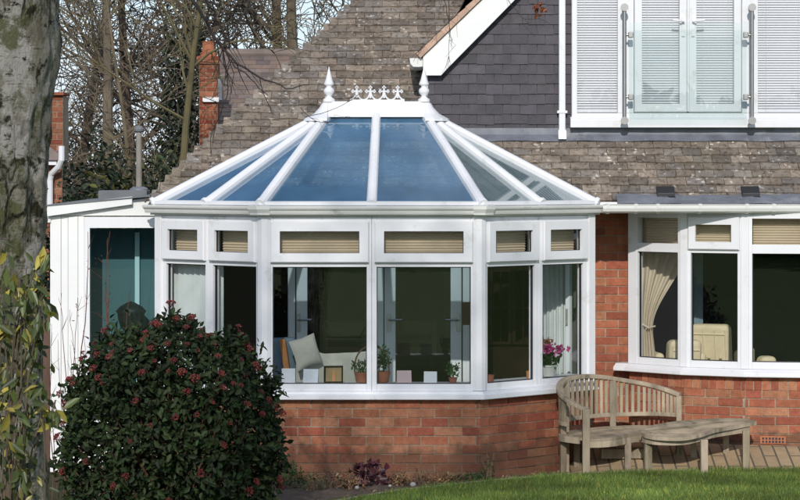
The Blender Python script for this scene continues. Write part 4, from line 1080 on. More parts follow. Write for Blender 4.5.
# flowering plant on the right window board
L = FAC[2]; cc = L(ub+.30, -.165, ZB)
fl = potplant('flowering_plant', 'pink flowering plant in a pale pot at the right end of the sill', 'plant', tuple(cc), .075, .10, M['pot'], 70, .085, .13, .09, M['houseleaf'], (.6, .75, .6))
p = rng.normal(size=(200, 3))*np.array([.038, .03, .022]); ctr = np.array([[-.075, 0, .235], [.03, -.02, .225], [.10, 0, .23], [-.02, .0, .25]])[rng.integers(0, 4, 200)]
V, F, T = leaves(p+ctr+np.array(cc), rng.uniform(.02, .035, 200), greys(200, .6, 1.3), .9, updir=np.array([0, -.6, .4])); npmesh('petals', V, F, T, M['pink'], fl)
p = rng.normal(size=(70, 3))*np.array([.03, .02, .014])+np.array([-.03, 0, .30])+np.array(cc)
V, F, T = leaves(p, rng.uniform(.02, .03, 70), greys(70, .6, 1.3)*np.array([.6, 2.2, .3]), .9); npmesh('faded_petals', V, F, T, M['pink'], fl)
# bottles, glasses etc. on the inner right board
cc = L(.13, -.16, ZB); mb = MB(); mb.lathe(cc, [(0, 0), (.03, .0), (.045, .11), (.047, .115), (.040, .115), (.03, .01), (0, .01)], 14)
tag(mb.build('white_beaker', M['card']), 'white tapered beaker beside the right corner post', 'beaker')
cc = L(.26, -.15, ZB); mb = MB(); mb.lathe(cc, [(0, 0), (.03, 0), (.04, .05), (.044, .055), (.036, .055), (0, .045)], 14)
tag(mb.build('small_clay_pot', M['terra']), 'small empty clay pot on the right angled sill', 'pot')
cc = L(ub+.07, -.15, ZB); b_ = thing('wicker_scoop', 'small upright tan scoop beside the pink flowering plant', 'scoop', cc)
mb = MB(); mb.lathe(cc, [(0, 0), (.035, 0), (.04, .06), (.036, .06), (.03, .01), (0, .01)], 12); mb.build('bowl', M['oak'], b_)
mb = MB(); mb.tube([cc+Vector((.01, 0, .02)), cc+Vector((.05, .0, .14))], .008, 6); mb.build('handle', M['oak'], b_)
# dark plaque on the pane
L = FAC[1]; mb = MB(); x = PX(463, .04); zc0, zc1 = PZ(325, .04), PZ(302, .04)
mb.bx(PX(462, .04), PX(470, .04), .034, .042, zc0, zc1); tag(mb.build('dark_plaque', M['darkwood'], bevel=.002), 'small dark brown rectangular plaque fixed inside the glass at the right', 'plaque')
# lounge behind the bow window
CYB = 1.75
t = thing('tied_curtain', 'cream curtain gathered to the side of the bow window', 'curtain', (PX(650, CYB), CYB, .2)); mb = MB(); vs = []; nz, nx = 26, 36
for j in range(nz+1):
    z = 2.10-(2.10-.80)*j/nz; f = j/nz
    wd = (PX(692, CYB)-PX(641, CYB))*(1-.78*sstep(.1, .74, f)) + (.0 if f < .78 else .03*(f-.78)/.22)
    for i in range(nx+1):
        g_ = i/nx; vs.append((PX(641.5, CYB)+wd*g_, CYB+(.026*math.sin(g_*30)+.012*math.sin(g_*13+1)), z-.05*g_*math.sin(f*3.14)))
mb.add(vs, [(j*(nx+1)+i, j*(nx+1)+i+1, (j+1)*(nx+1)+i+1, (j+1)*(nx+1)+i) for j in range(nz) for i in range(nx)])
mb.build('cloth', M['curtain'], t, smooth=True)
mb = MB(); zt4 = 2.10-1.3*.76; mb.tube([(PX(640, CYB), CYB-.03, zt4+.03), (PX(648, CYB), CYB-.05, zt4-.01), (PX(655, CYB), CYB-.0, zt4)], .009, 6); mb.build('tie_back', M['curtain'], t)
def armchair(name, label, cx, cy, zt, wd, rot, zback):
    t = thing(name, label, 'armchair', (cx, cy, .12), 'cream armchairs in the bow window')
    Rm = Matrix.Rotation(rot, 3, 'Z'); C = Vector((cx, cy, 0))
    def rb(nm, x0, x1, y0, y1, z0, z1, lean=0, bev=.05):
        mb = MB(); q = []
        for z in (z0, z1):
            sh = lean*(z-z0)
            for x, y in ((x0, y0), (x1, y0), (x1, y1), (x0, y1)): q.append(Rm @ Vector((x, y+sh, z))+C)
        mb.hexa(q); o = mb.build(nm, M['cream'], t, smooth=False, bevel=bev); o.modifiers[0].segments = 4; return o
    h = wd/2
    rb('backrest', -h, h, -.08, .10, .30, zback, -.18)
    rb('wing', -h-.09, -h+.0, -.02, .55, .20, zt, 0, .04); rb('wing', h-.0, h+.09, -.02, .55, .20, zt, 0, .04)
    rb('seat', -h, h, .10, .64, .16, .50, 0)
    mb = MB()
    for fx in (-.82, .82, -.30, .30):
        mb.tube([Rm @ Vector((h*fx, -.082-.18*(z_-.30), z_))+C for z_ in np.linspace(.36, zback-.05, 6)], .006, 6)
    mb.tube([Rm @ Vector((h*fx, -.084-.18*(zback-.09-.30), zback-.09))+C for fx in np.linspace(-.82, .82, 4)], .006, 6)
    mb.build('piping', M['cream'], t)
    mb = MB()
    for i in range(3 if wd > .3 else 0):
        for j in range(3):
            p = Rm @ Vector((-h*.6+i*h*.6, -.115-.18*(.25+j*.13)-.0, .56+j*.12))+C
            mb.lathe(p-Vector((0, 0, .012)), [(0, 0), (.012, .005), (.014, .012), (.012, .019), (0, .024)], 8)
    if wd > .3: mb.build('back_buttons', M['cream'], t)
armchair('armchair', 'cream buttoned armchair with a tall back behind the middle bow pane', PX(714, 2.4), 2.4, .86, .36, R(-20), 1.10)
armchair('armchair', 'lower rounded cream armchair beside the curtain in the bow window', PX(681, 1.95), 1.95, .86, .30, R(8), .985)
armchair('armchair', 'cream armchair top just showing at the foot of the wide bow pane', PX(764, 2.6), 2.6, .70, .16, R(10), .79)
mb = MB(); mb.bx(PX(694, 2.35), PX(703, 2.35), 2.35, 2.39, .12, 2.05); tag(mb.build('inner_door_edge', M['bluefab']), 'grey blue upright door edge behind the middle bow pane', 'door')
# brazier in the lean-to
c = Vector((PX(131, 1.5), 1.5, .0)); br_ = thing('barbecue', 'dark covered barbecue on legs behind the teal side window', 'barbecue', c)
zt5 = PZ(301, 1.5); mb = MB(); mb.lathe((c.x, c.y, zt5-.36), [(0, .1), (.09, .12), (.115, .2), (.12, .25), (.135, .27), (.10, .31), (.03, .35), (0, .36)], 12); mb.build('cover', M['black'], br_, smooth=True)
for k in range(3):
    a = k*2.1+.4; mb = MB(); mb.tube([(c.x+.12*math.cos(a), c.y+.12*math.sin(a), zt5-.30), (c.x+.17*math.cos(a), c.y+.17*math.sin(a), -.1)], .012, 6); mb.build('leg', M['black'], br_)

# ------------------------------------------------------------------ bench and table
def spline(pts, n):
    pts = [Vector(p) for p in pts]; P_ = [pts[0]*2-pts[1]]+pts+[pts[-1]*2-pts[-2]]; out = []; m = len(pts)-1
    for i in range(n+1):
        t = i/n*m; k = min(int(t), m-1); f = t-k; a, b, c, d = P_[k:k+4]
        out.append(.5*((2*b)+(c-a)*f+(2*a-5*b+4*c-d)*f*f+(3*b-a-3*c+d)*f**3))
    return out
def wt(): j = random.uniform(.75, 1.2); return (j, j*random.uniform(.96, 1.02), j*random.uniform(.9, 1.02))
def rail(mb, pts, wd, ht, tint=(1, 1, 1)):       # rectangular section following a curve
    k = len(pts); vs = []
    for i, p in enumerate(pts):
        d = (pts[min(i+1, k-1)]-pts[max(i-1, 0)]); h_ = Vector((d.x, d.y, 0)).normalized(); s = Vector((h_.y, -h_.x, 0))
        for a, b in ((-1, -1), (1, -1), (1, 1), (-1, 1)): vs.append(p+s*a*wd/2+Vector((0, 0, b*ht/2)))
    fs = [(3, 2, 1, 0), (4*k-4, 4*k-3, 4*k-2, 4*k-1)]
    for i in range(k-1): fs += [(4*i+j, 4*i+(j+1) % 4, 4*i+4+(j+1) % 4, 4*i+4+j) for j in range(4)]
    mb.add(vs, fs, tint)
def top_pt(px, py, Y): return P(px, py, Y)
bench = thing('curved_bench', 'weathered curved wooden bench with a slatted back beside the brick wall', 'bench', (1.9, .6, -.05))
TOP = [top_pt(586, 410, .14), top_pt(566, 399, .26), top_pt(559.5, 388, .36), top_pt(566, 379.5, .50), top_pt(583, 376.5, .64), top_pt(602, 377, .74), top_pt(622, 380, .80), top_pt(645, 384, .82), top_pt(664, 389, .80), top_pt(680, 395, .74)]
TP = spline(TOP, 60)
mb = MB(); rail(mb, TP, .058, .036); mb.build('top_rail', M['wood'], bench, bevel=.006)
def seat_z(y): return .285+.035*(y-.15)/.6
LR = [Vector((p.x, p.y, seat_z(p.y)+.098)) for p in TP[6:]]
mb = MB(); rail(mb, LR, .026, .034); mb.build('lower_rail', M['wood'], bench, bevel=.004)
nsl = 31
for k in range(nsl):
    i = 7+(k+.5)*(len(TP)-9)/nsl; j = int(i); f = i-j; p = TP[j].lerp(TP[min(j+1, 60)], f); q = LR[min(j-6, len(LR)-1)].lerp(LR[min(j-5, len(LR)-1)], f)
    d = (TP[min(j+1, 60)]-TP[j]); h_ = Vector((d.x, d.y, 0)).normalized()*.0125; s = Vector((h_.y, -h_.x, 0))*.6
    a, b = q+Vector((0, 0, .012)), p-Vector((0, 0, .014))
    mb = MB(); mb.hexa([a-h_+s, a+h_+s, a+h_-s, a-h_-s, b-h_+s, b+h_+s, b+h_-s, b-h_-s], wt()); mb.build('back_slat', M['wood'], bench)
back = [Vector((p.x, p.y, 0)) for p in TP[2:59]]
front = spline([(PX(589, .12), .12, 0), (PX(600, .13), .13, 0), (PX(614, .19), .19, 0), (PX(627, .32), .32, 0), (PX(640, .44), .44, 0), (PX(660, .55), .55, 0), (PX(676, .64), .64, 0)], 56)
for k in range(6):
    t0, t1 = k/6+.008, (k+1)/6-.008; mb = MB(); vs = []
    for a, b in zip(back, front):
        for t in (t0, t1):
            p = a.lerp(b, .05+.95*t); z = seat_z(p.y)
            vs += [Vector((p.x, p.y, z)), Vector((p.x, p.y, z-.02))]
    n_ = len(back); fs = []
    for i in range(n_-1):
        o = 4*i; fs += [(o, o+4, o+6, o+2), (o+1, o+3, o+7, o+5), (o+2, o+6, o+7, o+3), (o+4, o, o+1, o+5)]
    fs += [(0, 2, 3, 1), (4*n_-4, 4*n_-3, 4*n_-1, 4*n_-2)]
    mb.add(vs, fs, wt()); mb.build('seat_board', M['wood'], bench)
mb = MB(); rail(mb, [Vector((p.x, p.y+.015, seat_z(p.y)-.047)) for p in front], .022, .052); mb.build('apron', M['wood'], bench)
mb = MB(); rail(mb, [Vector((p.x, p.y, seat_z(p.y)-.025)) for p in back], .022, .05); mb.build('back_apron', M['wood'], bench)
def leg(x, y, z1, s=.05, parent=bench, z0=None):
    z0 = gz(x, y)-.03 if z0 is None else z0
    mb = MB(); mb.box((x, y, (z0+z1)/2), (s, s*.95, z1-z0), Matrix.Rotation(R(random.uniform(-12, 12)), 3, 'Z'), wt()); return mb.build('leg', M['wood'], parent, bevel=.004)
leg(PX(586, .13), .13, PZ(409, .14)+.0, .06, z0=-.09)
leg(PX(563, .38), .38, PZ(388, .36), .05, z0=-.09)
leg(PX(628, .34), .34, .272, .055); leg(PX(679, .74), .74, PZ(396, .74), .045); leg(PX(577, .60), .60, .30, .05, z0=-.08); leg(PX(655, .80), .80, .30, .045)
for i in (20, 37):
    p = TP[i]; mb = MB(); z0 = gz(p.x, p.y)-.03
    mb.box((p.x, p.y, (z0+p.z)/2), (.052, .05, p.z-z0-.02), None, wt()); mb.build('back_post', M['wood'], bench, bevel=.004)
table = thing('garden_table', 'low kidney shaped weathered wooden table in front of the bench', 'table', (2.45, .45, 0))
TZ = lambda y: .308+(y-.12)*.155
def tpt(px, py):                                   # point of the sloping table top seen at px, py
    y = .3
    for _ in range(20): y = y+(PZ(py, y)-TZ(y))*3.0 if False else y
    lo, hi = -.5, 1.6
    for _ in range(40):
        m_ = (lo+hi)/2
        if PZ(py, m_) > TZ(m_): lo = m_
        else: hi = m_
    return Vector((PX(px, lo), lo, TZ(lo)))
fr = spline([tpt(641.5, 431.5), tpt(648, 435), tpt(662, 437), tpt(682, 437.2), tpt(699, 434), tpt(713, 429.5), tpt(735, 425.5), tpt(755.5, 421.5)], 44)
bk_ = spline([tpt(641.5, 430.5), tpt(646, 427.5), tpt(655, 424.5), tpt(672, 421.5), tpt(693, 419.5), tpt(715, 418.3), tpt(738, 418.2), tpt(754.5, 420.0)], 44)
for k in range(6):
    t0, t1 = k/6+.012, (k+1)/6-.012; mb = MB(); vs = []
    for a, b in zip(fr, bk_):
        for t in (t0, t1):
            p = a.lerp(b, t); vs += [p, p-Vector((0, 0, .024))]
    n_ = len(fr); fs = []
    for i in range(n_-1):
        o = 4*i; fs += [(o, o+4, o+6, o+2), (o+1, o+3, o+7, o+5), (o+2, o+6, o+7, o+3), (o+4, o, o+1, o+5)]
    fs += [(0, 2, 3, 1), (4*n_-4, 4*n_-3, 4*n_-1, 4*n_-2)]
    mb.add(vs, fs, wt()); mb.build('top_board', M['wood'], table)
rim = fr+bk_[::-1]; mb = MB(); rail(mb, [p-Vector((0, 0, .013)) for p in fr], .03, .03); mb.build('rim', M['wood'], table)
ins = [p.lerp(q, .10)-Vector((0, 0, .052)) for p, q in zip(fr, bk_)][2:-2]
mb = MB(); rail(mb, ins, .022, .05); mb.build('apron', M['wood'], table)
ins = [p.lerp(q, .9)-Vector((0, 0, .052)) for p, q in zip(fr, bk_)][2:-2]
mb = MB(); rail(mb, ins, .022, .05); mb.build('apron', M['wood'], table)
for px, Y in ((648, .22), (704, .12), (746, .42), (679, .72), (693.5, .66), (726, .75)):
    x = PX(px, Y); leg(x, Y, TZ(Y)-.03, .05 if Y > .5 else .058, table)
mb = MB(); c = Vector((PX(625, .62), .62, gz(PX(625, .62), .62))); mb.box((c.x, c.y, c.z+.045), (.42, .11, .085), Matrix.Rotation(R(4), 3, 'Z'))
tag(mb.build('timber_block', M['wood'], bevel=.006), 'short weathered timber block lying under the curved bench', 'timber')

# ------------------------------------------------------------------ viburnum in front
BYC = -2.8
def bxy(px, py): return P(px, py, BYC)
bc = np.array([PX(172, BYC), BYC, 0.62]); brx, bry, brz = (PX(292, BYC)-PX(55, BYC))/2, .78, PZ(314, BYC)-.62
sh = thing('viburnum_shrub', 'large dark green rounded shrub covered in dark red flower buds', 'shrub', (bc[0], bc[1], -.1))
n = 18500
d = rng.normal(size=(n, 3)); d /= np.linalg.norm(d, axis=1, keepdims=True)
rr = np.where(rng.random(n) < .62, 1-.16*rng.random(n), rng.uniform(.35, .9, n))
def lump(d): 
    return .985+.075*np.sin(d[:, 0]*9+1.3)*np.sin(d[:, 2]*8+.5)+.05*np.sin(d[:, 0]*17+d[:, 1]*11)*np.sin(d[:, 2]*15+2)+.03*np.sin(d[:, 0]*31+d[:, 2]*27)
sup = lambda d: (np.abs(d[:, :1])**3+np.abs(d[:, 1:2])**3+np.abs(d[:, 2:])**3)**(-1/3)
def bushpt(d, r):
    sq = .55*sup(d)+.45
    p = d*sq*lump(d)[:, None]*np.array([brx, bry, brz])*r[:, None]*.95
    p[:, 0] *= 1-.10*np.clip(p[:, 2]/brz, 0, 1)
    return p+bc
p = bushpt(d, rr); keep = p[:, 2] > -.1; p, d = p[keep], d[keep]
V, F, T = leaves(p, rng.uniform(.036, .074, len(p)), greys(len(p), .45, 1.6, .16), .52, normal=d*1.2, droop=.15, updir=d*.7)
q_ = []
for k in range(46):                              # loose shoots that break the outline
    dd = rng.normal(size=3); dd[2] = abs(dd[2])*.8; dd /= np.linalg.norm(dd); e = bushpt(dd[None], np.array([1.0]))[0]; ln = rng.uniform(.05, .17)
    ax = dd+np.array([rng.normal()*.3, 0, .5]); ax /= np.linalg.norm(ax); m_ = 9
    pp = e+ax*np.linspace(-.03, ln, m_)[:, None]
    q_.append(leaves(pp, rng.uniform(.035, .075, m_), greys(m_, .7, 1.7, .2), .45, normal=ax[None]*1.2, droop=.1, updir=ax*.9))
V, F, T = merge([(V, F, T)]+q_)
npmesh('foliage', V, F, T, M['leaf'], sh)
mb = MB()
for k in range(70):
    dd = rng.normal(size=3); dd /= np.linalg.norm(dd); e = bushpt(dd[None], np.array([.96]))[0]
    if e[2] < .05: continue
    a = Vector((bc[0]+rng.normal()*.08, bc[1]+rng.normal()*.08, -.1)); e = Vector(e); m_ = a.lerp(e, .5)+Vector((rng.normal()*.05, rng.normal()*.05, -.08))
    mb.tube([a, m_, e], [.012, .008, .003], 5)
mb.build('branches', M['redtwig'], sh)
protos = []
for q in range(4):
    mb = MB(); nb = 30
    for k in range(nb):
        a = rng.uniform(0, 6.28); r_ = rng.uniform(0, 1)**.5*.032; z = .016*(1-(r_/.032)**2)+rng.normal()*.003
        x, y = r_*math.cos(a), r_*math.sin(a); s_ = rng.uniform(.0045, .0075); j = rng.uniform(.5, 1.6)
        mb.add([(x+s_, y, z), (x-s_, y, z), (x, y+s_, z), (x, y-s_, z), (x, y, z+s_*1.2), (x, y, z-s_)], [(0, 2, 4), (2, 1, 4), (1, 3, 4), (3, 0, 4), (2, 0, 5), (1, 2, 5), (3, 1, 5), (0, 3, 5)], (j, j*rng.uniform(.6, 1.5), j))
        if k % 3 == 0: mb.tube([(0, 0, -.03), (x, y, z)], .0012, 3)
    me_o = mb.build('flower_cluster', M['bud'], sh); protos.append(me_o.data)
    bpy.data.objects.remove(me_o)
cnt = 0; used = []
while cnt < 99:
    dd = rng.normal(size=3); dd[1] = -abs(dd[1])*.9; dd /= np.linalg.norm(dd)
    if dd[2] < -.55 or (dd[2] < .15 and rng.random() < .72): continue
    e = bushpt(dd[None], np.array([1.035]))[0]
    if any((e-u_)@(e-u_) < .075**2 for u_ in used): 
        if rng.random() < .93: continue
    used.append(e)
    o = bpy.data.objects.new('flower_cluster', protos[cnt % 4]); COL.objects.link(o); o.parent = sh
    o.location = Vector(e)-sh.location; ax = (Vector(dd)+Vector((0, -.2, .8))).normalized(); o.rotation_mode = 'QUATERNION'; o.rotation_quaternion = ax.to_track_quat('Z', 'Y'); s_ = rng.uniform(.55, 1.15); o.scale = (s_, s_, s_); cnt += 1

# ------------------------------------------------------------------ birch trunk, hanging twigs, variegated shrub
birch = thing('birch_tree', 'thick pale birch trunk with mossy fissured bark at the picture edge', 'tree', (-1.5, -12, -.1))
TY = -12.0; mb = MB(); nz, na = 230, 72; vs = []
cz = [(4.6, 63), (3.46, 60), (PZ(60, TY), 57), (PZ(110, TY), 50), (PZ(180, TY), 46), (PZ(250, TY), 42), (PZ(330, TY), 40), (PZ(420, TY), 42), (PZ(520, TY), 50), (-.14, 60)]
zs_ = np.array([c[0] for c in cz][::-1]); rs_ = np.array([PX(c[1], TY) for c in cz][::-1])
for j in range(nz+1):
    z = -.14+4.74*j/nz; xr_ = float(np.interp(z, zs_, rs_)); rad = .205+.04*max(0, .5-z)
    cx = xr_-rad
    for i in range(na):
        a = 2*math.pi*i/na; q = Vector((math.cos(a)*1.6, math.sin(a)*1.6, z*.9))
        r_ = rad+.014*mn.noise(q*2.6)+.012*mn.noise(Vector((math.cos(a)*5, math.sin(a)*5, z*5)))+.010*mn.noise(Vector((math.cos(a)*11, math.sin(a)*11, z*18)))
        vs.append((cx+r_*math.cos(a), TY+r_*math.sin(a), z))
mb.add(vs, [(j*na+i, j*na+(i+1) % na, (j+1)*na+(i+1) % na, (j+1)*na+i) for j in range(nz) for i in range(na)])
mb.build('trunk', M['birch'], birch, smooth=True)
def wig(pts, n, amp):
    s = spline(pts, n); return [p+Vector((rng.normal()*amp, rng.normal()*amp, rng.normal()*amp)) for p in s]
def twig(mb, pts, r0, r1, n=14, amp=.006, side=5, slen=.3):
    s = wig(pts, n, amp); mb.tube(s, list(np.linspace(r0, r1, len(s))), 5)
    for k in range(side):
        i = rng.integers(2, len(s)-1); p = s[i]; d = (s[i]-s[i-1]).normalized()
        e = p+d*slen*rng.uniform(.4, 1)+Vector((rng.normal()*.3, rng.normal()*.3, -abs(rng.normal())*.3))*slen
        mb.tube([p, p.lerp(e, .5)+Vector((rng.normal()*.02, 0, .02)), e], [r1*1.2, r1, r1*.6], 4)
HY = -6.5
def hp(px, py, y=HY): return P(px, py, y)
mb = MB(); start = Vector((PX(20, TY), TY, 4.2))
twig(mb, [start, hp(120, -60), hp(185, -8), hp(206, 20), hp(222, 48), hp(240, 64), hp(262, 78), hp(285, 88), hp(310, 84)], .013, .0026, 26, .006, 10, .25); mb.build('branch', M['darktwig'], birch)
mb = MB(); twig(mb, [start, hp(150, -50), hp(197, -10), hp(212, 12), hp(222, 30), hp(228, 55), hp(236, 68), hp(254, 84), hp(268, 96)], .010, .002, 26, .006, 10, .25); mb.build('branch', M['darktwig'], birch)
mb = MB(); twig(mb, [start, hp(200, -70), hp(244, -8), hp(246, 10), hp(236, 28), hp(226, 42), hp(224, 62), hp(228, 92), hp(218, 118), hp(210, 135)], .008, .0018, 24, .006, 8, .2); mb.build('branch', M['darktwig'], birch)
for pts in ([hp(430, -40), hp(445, 5), hp(450, 30), hp(452, 50)], [hp(500, -40), hp(507, -4), hp(519, 14), hp(530, 26)], [hp(452, -30), hp(449, 10), hp(449, 40), hp(448, 72)], [hp(470, -30), hp(460, 10), hp(430, 40), hp(412, 62)], [hp(535, -40), hp(538, -10), hp(539, 6), hp(537, 14)]):
    mb = MB(); twig(mb, [Vector((pts[0].x, pts[0].y, pts[0].z))]+pts[1:], .0024, .0009, 12, .004, 5, .10); mb.build('hanging_twig', M['darktwig'], birch)
p = np.array(hp(539, 9))+rng.normal(size=(16, 3))*np.array([.014, .02, .018]); V, F, T = leaves(p, rng.uniform(.03, .05, 16), greys(16, .7, 1.3)*np.array([.36, .10, .04]), .5); npmesh('withered_leaves', V, F, T, M['aucuba'], birch)
mb = MB(); twig(mb, [hp(305, 118), hp(330, 110), hp(352, 100), hp(362, 92)], .002, .001, 10, .003, 4, .12); twig(mb, [hp(300, 108), hp(318, 122), hp(340, 118), hp(352, 116)], .002, .001, 10, .003, 3, .1); mb.build('hanging_twig', M['darktwig'], birch)

VY = -13.0
vsb = thing('variegated_shrub', 'straggly shrub with yellow and green variegated leaves against the birch trunk', 'shrub', (PX(10, VY), VY, -.1))
tips = [(44, 262, 1), (20, 300, 1), (26, 335, .9), (8, 290, .8), (12, 345, .9), (30, 360, .6), (6, 385, .8), (40, 425, 1), (28, 420, 1), (14, 410, .8), (52, 420, .5), (10, 450, .6), (22, 445, .5), (36, 390, .6), (5, 330, .8), (46, 300, .5), (18, 478, .6), (2, 470, .5), (38, 322, .4), (16, 380, .6), (28, 280, .5), (8, 430, .6), (2, 265, .6), (32, 305, .5)]
mb = MB(); lst = []
for (px, py, y_) in tips:
    e = P(px, py, VY+rng.normal()*.07); a = Vector((PX(rng.uniform(-25, 20), VY), VY, -.1))
    m_ = Vector((a.x*.4+e.x*.6+rng.normal()*.02, VY, e.z*.8)); m2 = e+Vector((rng.normal()*.02, 0, .04))
    s = spline([a, m_, m2, e], 14); mb.tube(s, list(np.linspace(.0035, .0012, 15)), 5)
    nl = 9; base = np.array([tuple(s[14-int(rng.integers(0, 3))]) for _ in range(nl)])+rng.normal(size=(nl, 3))*.012
    yel = (rng.random(nl) < .45*y_)[:, None]
    col = np.where(yel, np.array([.60, .50, .10]), np.array([.14, .18, .055]))*rng.uniform(.6, 1.3, (nl, 1))
    lst.append(leaves(base, rng.uniform(.036, .064, nl), col*.85, .36, normal=np.array([0, -1.0, .4]), droop=1.1, fold=.15, spread=.8))
nl = 560; base = np.stack([rng.uniform(PX(-40, VY), PX(40, VY), nl), VY+.08+rng.normal(size=nl)*.10, rng.uniform(.9, PZ(300, VY), nl)], 1)
col = np.where(rng.random((nl, 1)) < .2, np.array([.50, .44, .12]), np.array([.12, .155, .05]))*rng.uniform(.5, 1.2, (nl, 1))
lst.append(leaves(base, rng.uniform(.030, .056, nl), col*.7, .36, normal=np.array([0, -1.0, .4]), droop=.9, fold=.15, spread=.8))
V, F, T = merge(lst); npmesh('leaves', V, F, T, M['aucuba'], vsb); mb.build('stems', M['twig'], vsb)

TYB = -1.2
ts = thing('red_stemmed_shrub', 'bare shrub with thin upright red stems against the white side boards', 'shrub', (PX(75, TYB), TYB, -.1)); mb = MB()
for (px0, px1, py1, r_) in ((80, 88, 232, .004), (100, 107, 238, .004), (104, 110, 232, .0035), (72, 62, 292, .003), (76, 77, 298, .003), (60, 52, 325, .0028), (66, 58, 340, .0026), (84, 69, 310, .0026), (64, 70, 345, .0026), (108, 106, 280, .004), (128, 129, 290, .003), (56, 48, 360, .0024), (70, 83, 330, .0022)):
    a = Vector((PX(px0, TYB), TYB+rng.normal()*.1, -.1)); e = P(px1, py1, TYB); s = wig([a, a.lerp(e, .4)+Vector((rng.normal()*.03, 0, 0)), a.lerp(e, .75)+Vector((rng.normal()*.025, 0, 0)), e], 12, .004)
    mb.tube(s, list(np.linspace(r_*1.7, r_*.5, 13)), 5)
    for k in range(5):
        i = int(rng.integers(4, 12)); q = s[i]; mb.tube([q, q+Vector((rng.normal()*.05, rng.normal()*.03, rng.uniform(.04, .12)))], [.0018, .0008], 4)
mb.build('stems', M['redtwig'], ts)
n = 40; base = np.stack([PX(rng.uniform(75, 112, n), TYB), np.full(n, TYB)+rng.normal(size=n)*.05, PZ(rng.uniform(255, 330, n), TYB)], 1)
V, F, T = leaves(base, rng.uniform(.012, .028, n), greys(n, .6, 1.2)*np.array([.10, .03, .025]), .35, updir=np.array([0, 0, 1.])); npmesh('leaves', V, F, T, M['aucuba'], ts)  # small leaf buds of the bare shrub, drawn with the leaf shape

# ------------------------------------------------------------------ flower bed plants
def clump(name, label, px, Y, rx, rz, n, sz, tint, m, aspect=.6, up=.5, group=None, stems=0):
    x = PX(px, Y); z = -.04; t = thing(name, label, 'plant', (x, Y, z), group)
    d = rng.normal(size=(n, 3)); d[:, 2] = np.abs(d[:, 2]); d /= np.linalg.norm(d, axis=1, keepdims=True)
    p = d*np.array([rx, rx*.7, rz])*rng.uniform(.35, 1, (n, 1))**.6+np.array([x, Y, z])
    V, F, T = leaves(p, rng.uniform(.6, 1.25, n)*sz, greys(n, .45, 1.6)*np.array(tint), aspect, updir=np.array([0, -.3, up]), normal=np.array([0, -.5, 1.]))
    npmesh('leaves', V, F, T, m, t)
    mb = MB()
    for k in range(max(5, stems)):
        dd = d[rng.integers(0, n)]; mb.tube([(x+rng.normal()*.02, Y, z-.02), (x+dd[0]*rx*.5, Y+dd[1]*rx*.3, z+rz*.5), (x+dd[0]*rx, Y+dd[1]*rx*.6, z+rz*(.7+.5*dd[2]))], [.003, .0022, .001], 4)
    mb.build('stems', M['drystem'], t)
    return t
clump('purple_heuchera', 'dark purple leafed clump against the middle of the brick base', 368, -.28, .19, .20, 150, .055, (1, 1, 1), M['heuchera'], .85)
clump('dried_perennial', 'low brown withered plant left of the purple clump', 333, -.42, .17, .13, 130, .035, (1, 1, 1), M['drystem'], .4, stems=16)
clump('dried_perennial', 'small brown dead plant between the purple clump and green sprig', 421, -.25, .11, .12, 70, .03, (1, .9, .8), M['drystem'], .4, stems=14)
clump('low_shrub', 'sprawling sparse green shrublet near the right corner of the base', 476, -.12, .20, .085, 150, .028, (.9, 1.1, 1), M['houseleaf'], .45, stems=10)
clump('upright_sprig', 'thin upright sprig rising in front of the corner bricks', 489, -.10, .07, .22, 50, .026, (1.3, .9, .9), M['houseleaf'], .45, 1.2, stems=12)
clump('bright_green_clump', 'soft green feathery clump beside the big red budded shrub', 291, -.5, .12, .20, 330, .045, (1.1, 1.15, .8), M['houseleaf'], .18, 1.2)
clump('silver_leaf_plant', 'tiny grey leafed plant at the right end of the bed', 513, -.03, .06, .05, 40, .026, (3.6, 1.7, 3.6), M['houseleaf'], .4)
clump('shaded_ground_plant', 'leafy green plant at the foot of the variegated shrub', 42, -4.2, .16, .34, 260, .05, (.8, .9, .7), M['houseleaf'], .3)
clump('shaded_ground_plant', 'low green plant just left of the big red budded shrub', 62, -3.6, .12, .25, 160, .045, (.9, .9, .7), M['houseleaf'], .3)
for px, Y, s_, lb in ((413, -.45, .025, 'rounded pale stone lying at the bed edge near the dead plant'), (357, -.62, .018, 'small pale stone below the purple clump'), (512, -.10, .02, 'pale pebble next to the grey leafed plant'), (390, -.5, .014, 'tiny pale pebble between purple clump and rounded stone')):
    mb = MB(); c = (PX(px, Y), Y, -.03); mb.lathe(c, [(0, -.4*s_), (s_*.8, -.2*s_), (s_*1.05, .4*s_), (s_*.75, 1.0*s_), (0, 1.2*s_)], 10)
    o = mb.build('stone', M['pebble'], smooth=True); tag(o, lb, 'stone', 'stones in the flower bed')

# ------------------------------------------------------------------ timber gate, neighbours, trees
gt_ = thing('timber_gate', 'tall brown timber gate between birch trunk and white lean-to', 'gate', (PX(30, 1.4), 1.4, -.14)); gx0_, gx1_ = PX(-20, 1.4), PX(43, 1.4)
mb = MB(); x = gx0_
while x < gx1_-.02:
    e = min(x+.11, gx1_); j = rng.uniform(.75, 1.2); mb.bx(x+.003, e-.003, 1.40, 1.42, -.05, PZ(318, 1.4)+rng.normal()*.004, (j, j, j)); x = e
mb.build('boards', M['fence'], gt_)
mb = MB(); mb.bx(gx0_, gx1_, 1.421, 1.46, .2, .3); mb.bx(gx0_, gx1_, 1.421, 1.46, .9, 1.0); mb.build('rail', M['fence'], gt_)
mb = MB(); mb.bx(gx1_+.001, gx1_+.06, 1.39, 1.46, -.14, PZ(312, 1.4)); mb.build('post', M['fence'], gt_)

